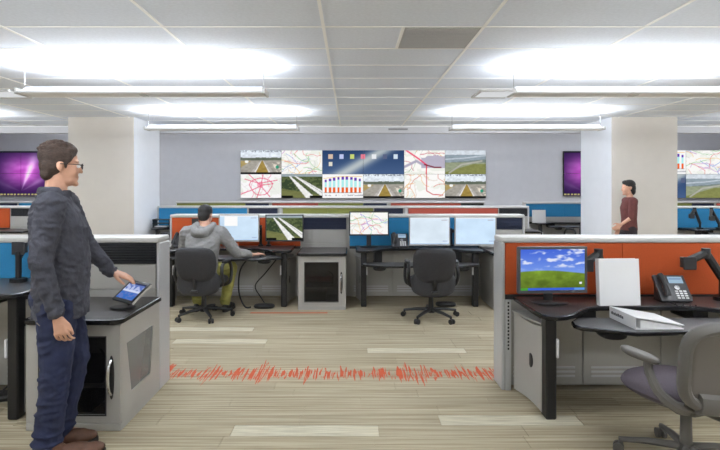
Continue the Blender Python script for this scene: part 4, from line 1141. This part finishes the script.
for k in range(26):
    a = math.radians(28 + 304*k/25)
    cp.append(T(-0.012+0.079*math.cos(a), 0.082*math.sin(a), 1.468 + (-0.012 if abs(k-12.5) > 9 else 0.008)))
col.tube(cp, 0.013, n=8, flat=2.0)
sub(col).build('collar', 'shirt_charcoal', sh)
pk = MB().box(-0.004, 0.004, -0.055, 0.055, -0.05, 0.05, 0.003)
pk.v = [tuple(T(0.128, -0.10, 1.22) - BASE + T.R @ (Matrix.Rotation(math.radians(-35), 3, 'Z') @ Vector(p))) for p in pk.v]
pk.build('chest_pocket', 'shirt_charcoal', sh)
jean = MB()
jean.loft([ring(T, (0, 0, 0.86), 0.160, 0.112), ring(T, (-0.005, 0, 0.93), 0.164, 0.118), ring(T, (0, 0, 0.99), 0.155, 0.11)])
jean.ball(T(-0.035, 0, 0.87), (0.11, 0.155, 0.11), T.R)
for H_, K_, A_ in ((Hr, Kr, Ar), (Hl, Kl, Al)):
    jean.cap(H_ + V3(0.012, 0, -0.08), K_, 0.108, 0.080); jean.cap(K_, A_ + V3(-0.005, 0, 0.0), 0.079, 0.070)
    d_ = (A_-K_)
    for u, e in ((0.1, 0.004), (0.55, 0.004), (0.8, 0.008), (0.92, 0.010)):
        p = K_ + d_*u; jean.ball(p + V3(-0.006, 0, 0), (0.080-0.006*u+e, 0.078-0.006*u+e, 0.018))
jn = blob_mesh(sub(jean), 'jeans', 'denim', ps, 0.006, 3, 0.0085, (10, 10, 17))
sm_ = MB().tube([V3(-1.70, 2.757, 0.765), V3(-1.665, 2.744, 0.75), V3(-1.625, 2.742, 0.755)], 0.003, n=6, smooth=4); sub(sm_).build('pocket_seam', 'denim_seam', jn)
P = lambda x, y: V3(x, y, 0) - BASE
shoe_meshes(ps, P(-1.68, 2.72), P(-1.385, 2.885)); shoe_meshes(ps, P(-1.745, 2.90), P(-1.495, 3.02))
gl = MB()
for s in (-1, 1):
    lens = [Hd(0.107, s*0.034 + 0.024*math.cos(a), -0.004 + 0.017*math.sin(a)) for a in np.linspace(0, 2*PI, 15)[:-1]]
    gl.tube(lens, 0.0018, n=5, closed=True)
    gl.tube([Hd(0.105, s*0.058, 0.004), Hd(0.05, s*0.078, 0.004), Hd(-0.01, s*0.084, 0.002)], 0.0026, n=6)
gl.tube([Hd(0.108, -0.010, 0.0), Hd(0.114, 0, 0.004), Hd(0.108, 0.010, 0.0)], 0.0018, n=5)
sub(gl).build('glasses', 'black', ps)
ey = MB()
for s in (-1, 1): ey.ball(Hd(0.086, s*0.032, -0.004), 0.0105)
sub(ey).build('eyes', 'white_plastic', ps)

# --- seated man ---
BASE = Vector((PX(204, 6.0), 5.95, 0)); cx = BASE.x
pm = thing('person', 'man in grey hoodie seated with his back to the camera', 'person', tuple(BASE))
T = Frame((cx, 5.93, 0), PI/2 - math.radians(6))
Hd = Frame((PX(205, 6.02), 6.05, 1.165), PI/2 - math.radians(10), math.radians(10))
Sr, Er, Wr = V3(cx+0.20, 6.0, 0.96), V3(cx+0.37, 6.06, 0.72), V3(PX(252, 6.2), 6.24, 0.672)
Sl, El, Wl = V3(cx-0.21, 6.02, 0.96), V3(cx-0.28, 6.12, 0.72), V3(cx-0.10, 6.30, 0.672)
Hr, Hl = V3(cx+0.10, 5.93, 0.53), V3(cx-0.10, 5.93, 0.53)
Kr, Kl = V3(PX(231, 6.2), 6.22, 0.52), V3(PX(200, 6.3), 6.32, 0.51)
Ar, Al = V3(PX(226, 6.2), 6.16, 0.09), V3(PX(198, 6.2), 6.18, 0.09)
body = MB(); head_blobs(body, Hd)
body.cap(Hd(-0.02, 0, -0.075), T(0.06, 0, 0.99), 0.055, 0.062)
body.loft([ring(T, (0.0, 0, 0.48), 0.14, 0.09), ring(T, (0, 0, 0.7), 0.14, 0.085), ring(T, (0.05, 0, 0.9), 0.16, 0.085), ring(T, (0.06, 0, 1.0), 0.09, 0.06)])
for S_, E_, W_ in ((Sr, Er, Wr), (Sl, El, Wl)):
    body.cap(S_, E_, 0.045, 0.036); body.cap(E_, W_, 0.036, 0.025)
for H_, K_, A_ in ((Hr, Kr, Ar), (Hl, Kl, Al)):
    body.cap(H_, K_, 0.07, 0.048); body.cap(K_, A_, 0.046, 0.034); body.cap(A_, A_ + V3(0.0, 0.12, -0.05), 0.03, 0.022)
hand_blobs(body, Wr, (0.85, 0.5, 0.05), (0, 0.1, -1), (-0.5, 0.85, 0), curl=0.35)
hand_blobs(body, Wl, (0.6, 0.8, 0.0), (0, 0, -1), (1, -0.5, 0), curl=0.3)
blob_mesh(sub(body), 'body', 'skin', pm, 0.006, 3)
hair = MB(); HE = lambda c, r: hair.ball(Hd(*c), r, Hd.R, 18, 12)
HE((-0.018, 0, 0.05), (0.099, 0.083, 0.080)); HE((-0.052, 0, 0.0), (0.062, 0.074, 0.075)); HE((-0.06, 0, -0.045), (0.042, 0.058, 0.036)); HE((0.04, 0, 0.09), (0.046, 0.056, 0.034))
blob_mesh(sub(hair), 'hair', 'hair_black', pm, 0.006, 2)
hd = MB()
hd.loft([ring(T, (-0.01, 0, 0.45), 0.185, 0.13), ring(T, (-0.01, 0, 0.56), 0.185, 0.13), ring(T, (-0.01, 0, 0.70), 0.188, 0.13), ring(T, (0.02, 0, 0.84), 0.205, 0.135), ring(T, (0.05, 0, 0.94), 0.205, 0.12), ring(T, (0.06, 0, 1.0), 0.15, 0.09), ring(T, (0.065, 0, 1.04), 0.085, 0.07)])
for S_, E_, W_ in ((Sr, Er, Wr), (Sl, El, Wl)):
    hd.cap(S_, E_, 0.082, 0.066); hd.cap(E_, E_ + (W_-E_)*0.78, 0.064, 0.048)
hd.cap(T(0.05, -0.08, 1.0), Sr, 0.068, 0.08); hd.cap(T(0.05, 0.08, 1.0), Sl, 0.068, 0.08)
hh = blob_mesh(sub(hd), 'hoodie', 'hoodie', pm, 0.008, 4, 0.010)
ho = MB()
ho.tube([T(0.11, -0.09, 1.05), T(0.03, -0.11, 1.02), T(-0.06, -0.06, 0.985), T(-0.085, 0, 0.965), T(-0.06, 0.06, 0.985), T(0.03, 0.11, 1.02), T(0.11, 0.09, 1.05)], 0.042, n=10, smooth=5, flat=1.2)
ho.ball(T(-0.06, 0, 0.965), (0.05, 0.12, 0.06), T.R)
blob_mesh(sub(ho), 'hood', 'hoodie', hh, 0.009, 3)
pa = MB()
pa.loft([ring(T, (0, 0, 0.46), 0.165, 0.12), ring(T, (0, 0, 0.56), 0.165, 0.12)])
for H_, K_, A_ in ((Hr, Kr, Ar), (Hl, Kl, Al)):
    pa.cap(H_, K_, 0.094, 0.076); pa.cap(K_, A_ + V3(0, 0, 0.03), 0.075, 0.062)
    pa.ball(A_ + V3(0, 0, 0.06), (0.07, 0.07, 0.02)); pa.ball(K_ + (A_-K_)*0.5, (0.074, 0.074, 0.02))
blob_mesh(sub(pa), 'trousers', 'khaki', pm, 0.008, 3, 0.007)
shoe_meshes(pm, Ar*1 - BASE + V3(0.0, -0.07, -0.09), Ar - BASE + V3(0.05, 0.22, -0.09), 'black'); shoe_meshes(pm, Al - BASE + V3(-0.0, -0.07, -0.09), Al - BASE + V3(-0.02, 0.22, -0.09), 'black')

# --- walking person ---
BASE = Vector((PX(629, 8.3), 8.3, 0)); cx, cy = BASE.x, BASE.y
pw = thing('person', 'person in dark red top walking past the right column', 'person', tuple(BASE))
T = Frame((cx, cy, 0), PI - 0.15)
Hd = Frame((cx-0.015, cy, 1.49), PI - 0.1, math.radians(4))
body = MB(); head_blobs(body, Hd); body.cap(Hd(-0.02, 0, -0.07), T(-0.01, 0, 1.30), 0.048, 0.052)
Sr, Er, Wr = T(-0.01, -0.16, 1.27), T(-0.06, -0.19, 1.02), T(0.06, -0.20, 0.82)
Sl, El, Wl = T(-0.01, 0.16, 1.27), T(0.03, 0.20, 1.02), T(0.18, 0.17, 0.90)
Hr, Hl = T(0, -0.08, 0.82), T(0, 0.08, 0.82); Kr, Kl = T(0.12, -0.08, 0.46), T(-0.04, 0.08, 0.44); Ar, Al = T(0.20, -0.08, 0.09), T(-0.26, 0.08, 0.13)
body.loft([ring(T, (0.0, 0, 0.80), 0.14, 0.085), ring(T, (0, 0, 0.98), 0.12, 0.075), ring(T, (0.0, 0, 1.18), 0.14, 0.085), ring(T, (-0.01, 0, 1.30), 0.09, 0.06)])
for S_, E_, W_ in ((Sr, Er, Wr), (Sl, El, Wl)):
    body.cap(S_, E_, 0.042, 0.034); body.cap(E_, W_, 0.034, 0.023)
    hand_blobs(body, W_, (W_-E_), T.R @ Vector((0, 1 if S_ is Sr else -1, 0)), T.R @ Vector((1, 0, 0.3)), curl=0.4, L=0.9)
for H_, K_, A_ in ((Hr, Kr, Ar), (Hl, Kl, Al)):
    body.cap(H_, K_, 0.07, 0.046); body.cap(K_, A_, 0.044, 0.032); body.cap(A_, A_ + T.R @ V3(0.13, 0, -0.045), 0.028, 0.02)
blob_mesh(sub(body), 'body', 'skin', pw, 0.008, 3)
hair = MB(); HE = lambda c, r: hair.ball(Hd(*c), r, Hd.R, 18, 12)
HE((-0.02, 0, 0.05), (0.098, 0.086, 0.080)); HE((-0.055, 0, -0.01), (0.062, 0.076, 0.085)); HE((-0.06, 0, -0.06), (0.05, 0.07, 0.07)); HE((0.04, 0, 0.09), (0.046, 0.056, 0.034))
blob_mesh(sub(hair), 'hair', 'hair_black', pw, 0.008, 2)
tp = MB(); tp.loft([ring(T, (0.0, 0, 0.80), 0.165, 0.115), ring(T, (0, 0, 0.98), 0.145, 0.105), ring(T, (0.005, 0, 1.16), 0.165, 0.118), ring(T, (-0.01, 0, 1.27), 0.165, 0.095), ring(T, (-0.01, 0, 1.335), 0.08, 0.062)])
for S_, E_ in ((Sr, Er), (Sl, El)): tp.cap(S_, E_, 0.066, 0.052)
blob_mesh(sub(tp), 'top', 'maroon', pw, 0.009, 3)
tr = MB(); tr.loft([ring(T, (0, 0, 0.76), 0.155, 0.11), ring(T, (0, 0, 0.88), 0.155, 0.11)])
for H_, K_, A_ in ((Hr, Kr, Ar), (Hl, Kl, Al)): tr.cap(H_, K_, 0.092, 0.068); tr.cap(K_, A_ + V3(0, 0, 0.03), 0.067, 0.055)
blob_mesh(sub(tr), 'trousers', 'dark_cloth', pw, 0.009, 3)
for A_ in (Ar, Al):
    q = A_ - BASE; q.z = 0
    shoe_meshes(pw, q + T.R @ V3(-0.07, 0, 0), q + T.R @ V3(0.2, 0, 0), 'black')

# ------------------------------------------------------------------ small things
cab = lambda pts, label, r=0.006: tag(MB().tube(pts, r, n=6, smooth=6).build('cable', 'black'), label, 'cable')
cab([(PX(247, 6.35), 6.35, 0.60), (PX(240, 6.33), 6.32, 0.45), (PX(239, 6.3), 6.3, 0.20), (PX(245, 6.3), 6.28, 0.03), (PX(251, 6.3), 6.3, 0.016)], 'black cable looping under the seated man desk to the floor', 0.011)
cab([(PX(278, 6.5), 6.45, 0.60), (PX(266, 6.45), 6.42, 0.42), (PX(256, 6.45), 6.40, 0.26), (PX(262, 6.45), 6.42, 0.10), (PX(266, 6.45), 6.43, 0.012)], 'dark blue-grey cable hanging beside the desk leg', 0.008)
cab([(PX(690, 3.3), 3.35, 0.60), (PX(668, 3.3), 3.30, 0.57), (PX(650, 3.2), 3.25, 0.575), (PX(636, 3.2), 3.28, 0.60)], 'black cable sagging under the keyboard surface at right', 0.006)
cab([(PX(2, 3.6), 3.71, 0.70), (PX(4, 3.6), 3.71, 0.4), (PX(0, 3.6), 3.71, 0.1), (PX(-8, 3.6), 3.71, 0.02)], 'black cable hanging under the raised desk at left', 0.006)
def floor_box(loc, label, rz=0.0):
    t = thing('power_strip', label, 'power strip', loc, rz, 'floor power strips')
    MB().pad(0.26, 0.14, 0.05, n=3, place=Matrix.Translation((0, 0, 0.026)) @ Matrix.Rotation(PI/2, 4, 'X')).build('body', 'black', t)
    for k in range(3): B(-0.08+k*0.06, -0.05+k*0.06, -0.02, 0.02, 0.048, 0.054, 'socket', 'dark_plastic', t, 0.002)
floor_box((PX(264, 6.3), 6.32, 0), 'black power strip on the carpet under the seated man desk')
floor_box((PX(446, 6.4), 6.42, 0), 'black power strip on the carpet behind the empty chair')
floor_box((PX(4, 3.62), 3.6, 0), 'black power strip on the carpet at the left edge', 0.3)
ms = thing('computer_mouse', 'small black mouse under the seated man right hand', 'mouse', (PX(258, 6.22)+0.03, 6.30, 0.6362))
MB().pad(0.06, 0.10, 0.03, n=2.3, place=Matrix.Translation((0, 0, 0.0152)) @ Matrix.Rotation(PI/2, 4, 'X')).build('shell', 'black', ms)
B(-0.004, 0.004, 0.012, 0.03, 0.028, 0.032, 'wheel', 'mid_plastic', ms, 0.001)
og = thing('desk_organizer', 'black desk organizer with papers beside the left column', 'organizer', (PX(165, 9.7), 9.6, 0.7412))
for k in range(3): B(-0.16, 0.16, -0.12, 0.12, 0.0+0.07*k, 0.012+0.07*k, 'tray', 'black', og, 0.003)
for x in (-0.155, 0.145): B(x, x+0.01, -0.11, 0.11, 0.0, 0.16, 'side', 'black', og)
B(-0.12, 0.1, -0.1, 0.1, 0.0125, 0.03, 'papers', 'paper', og)
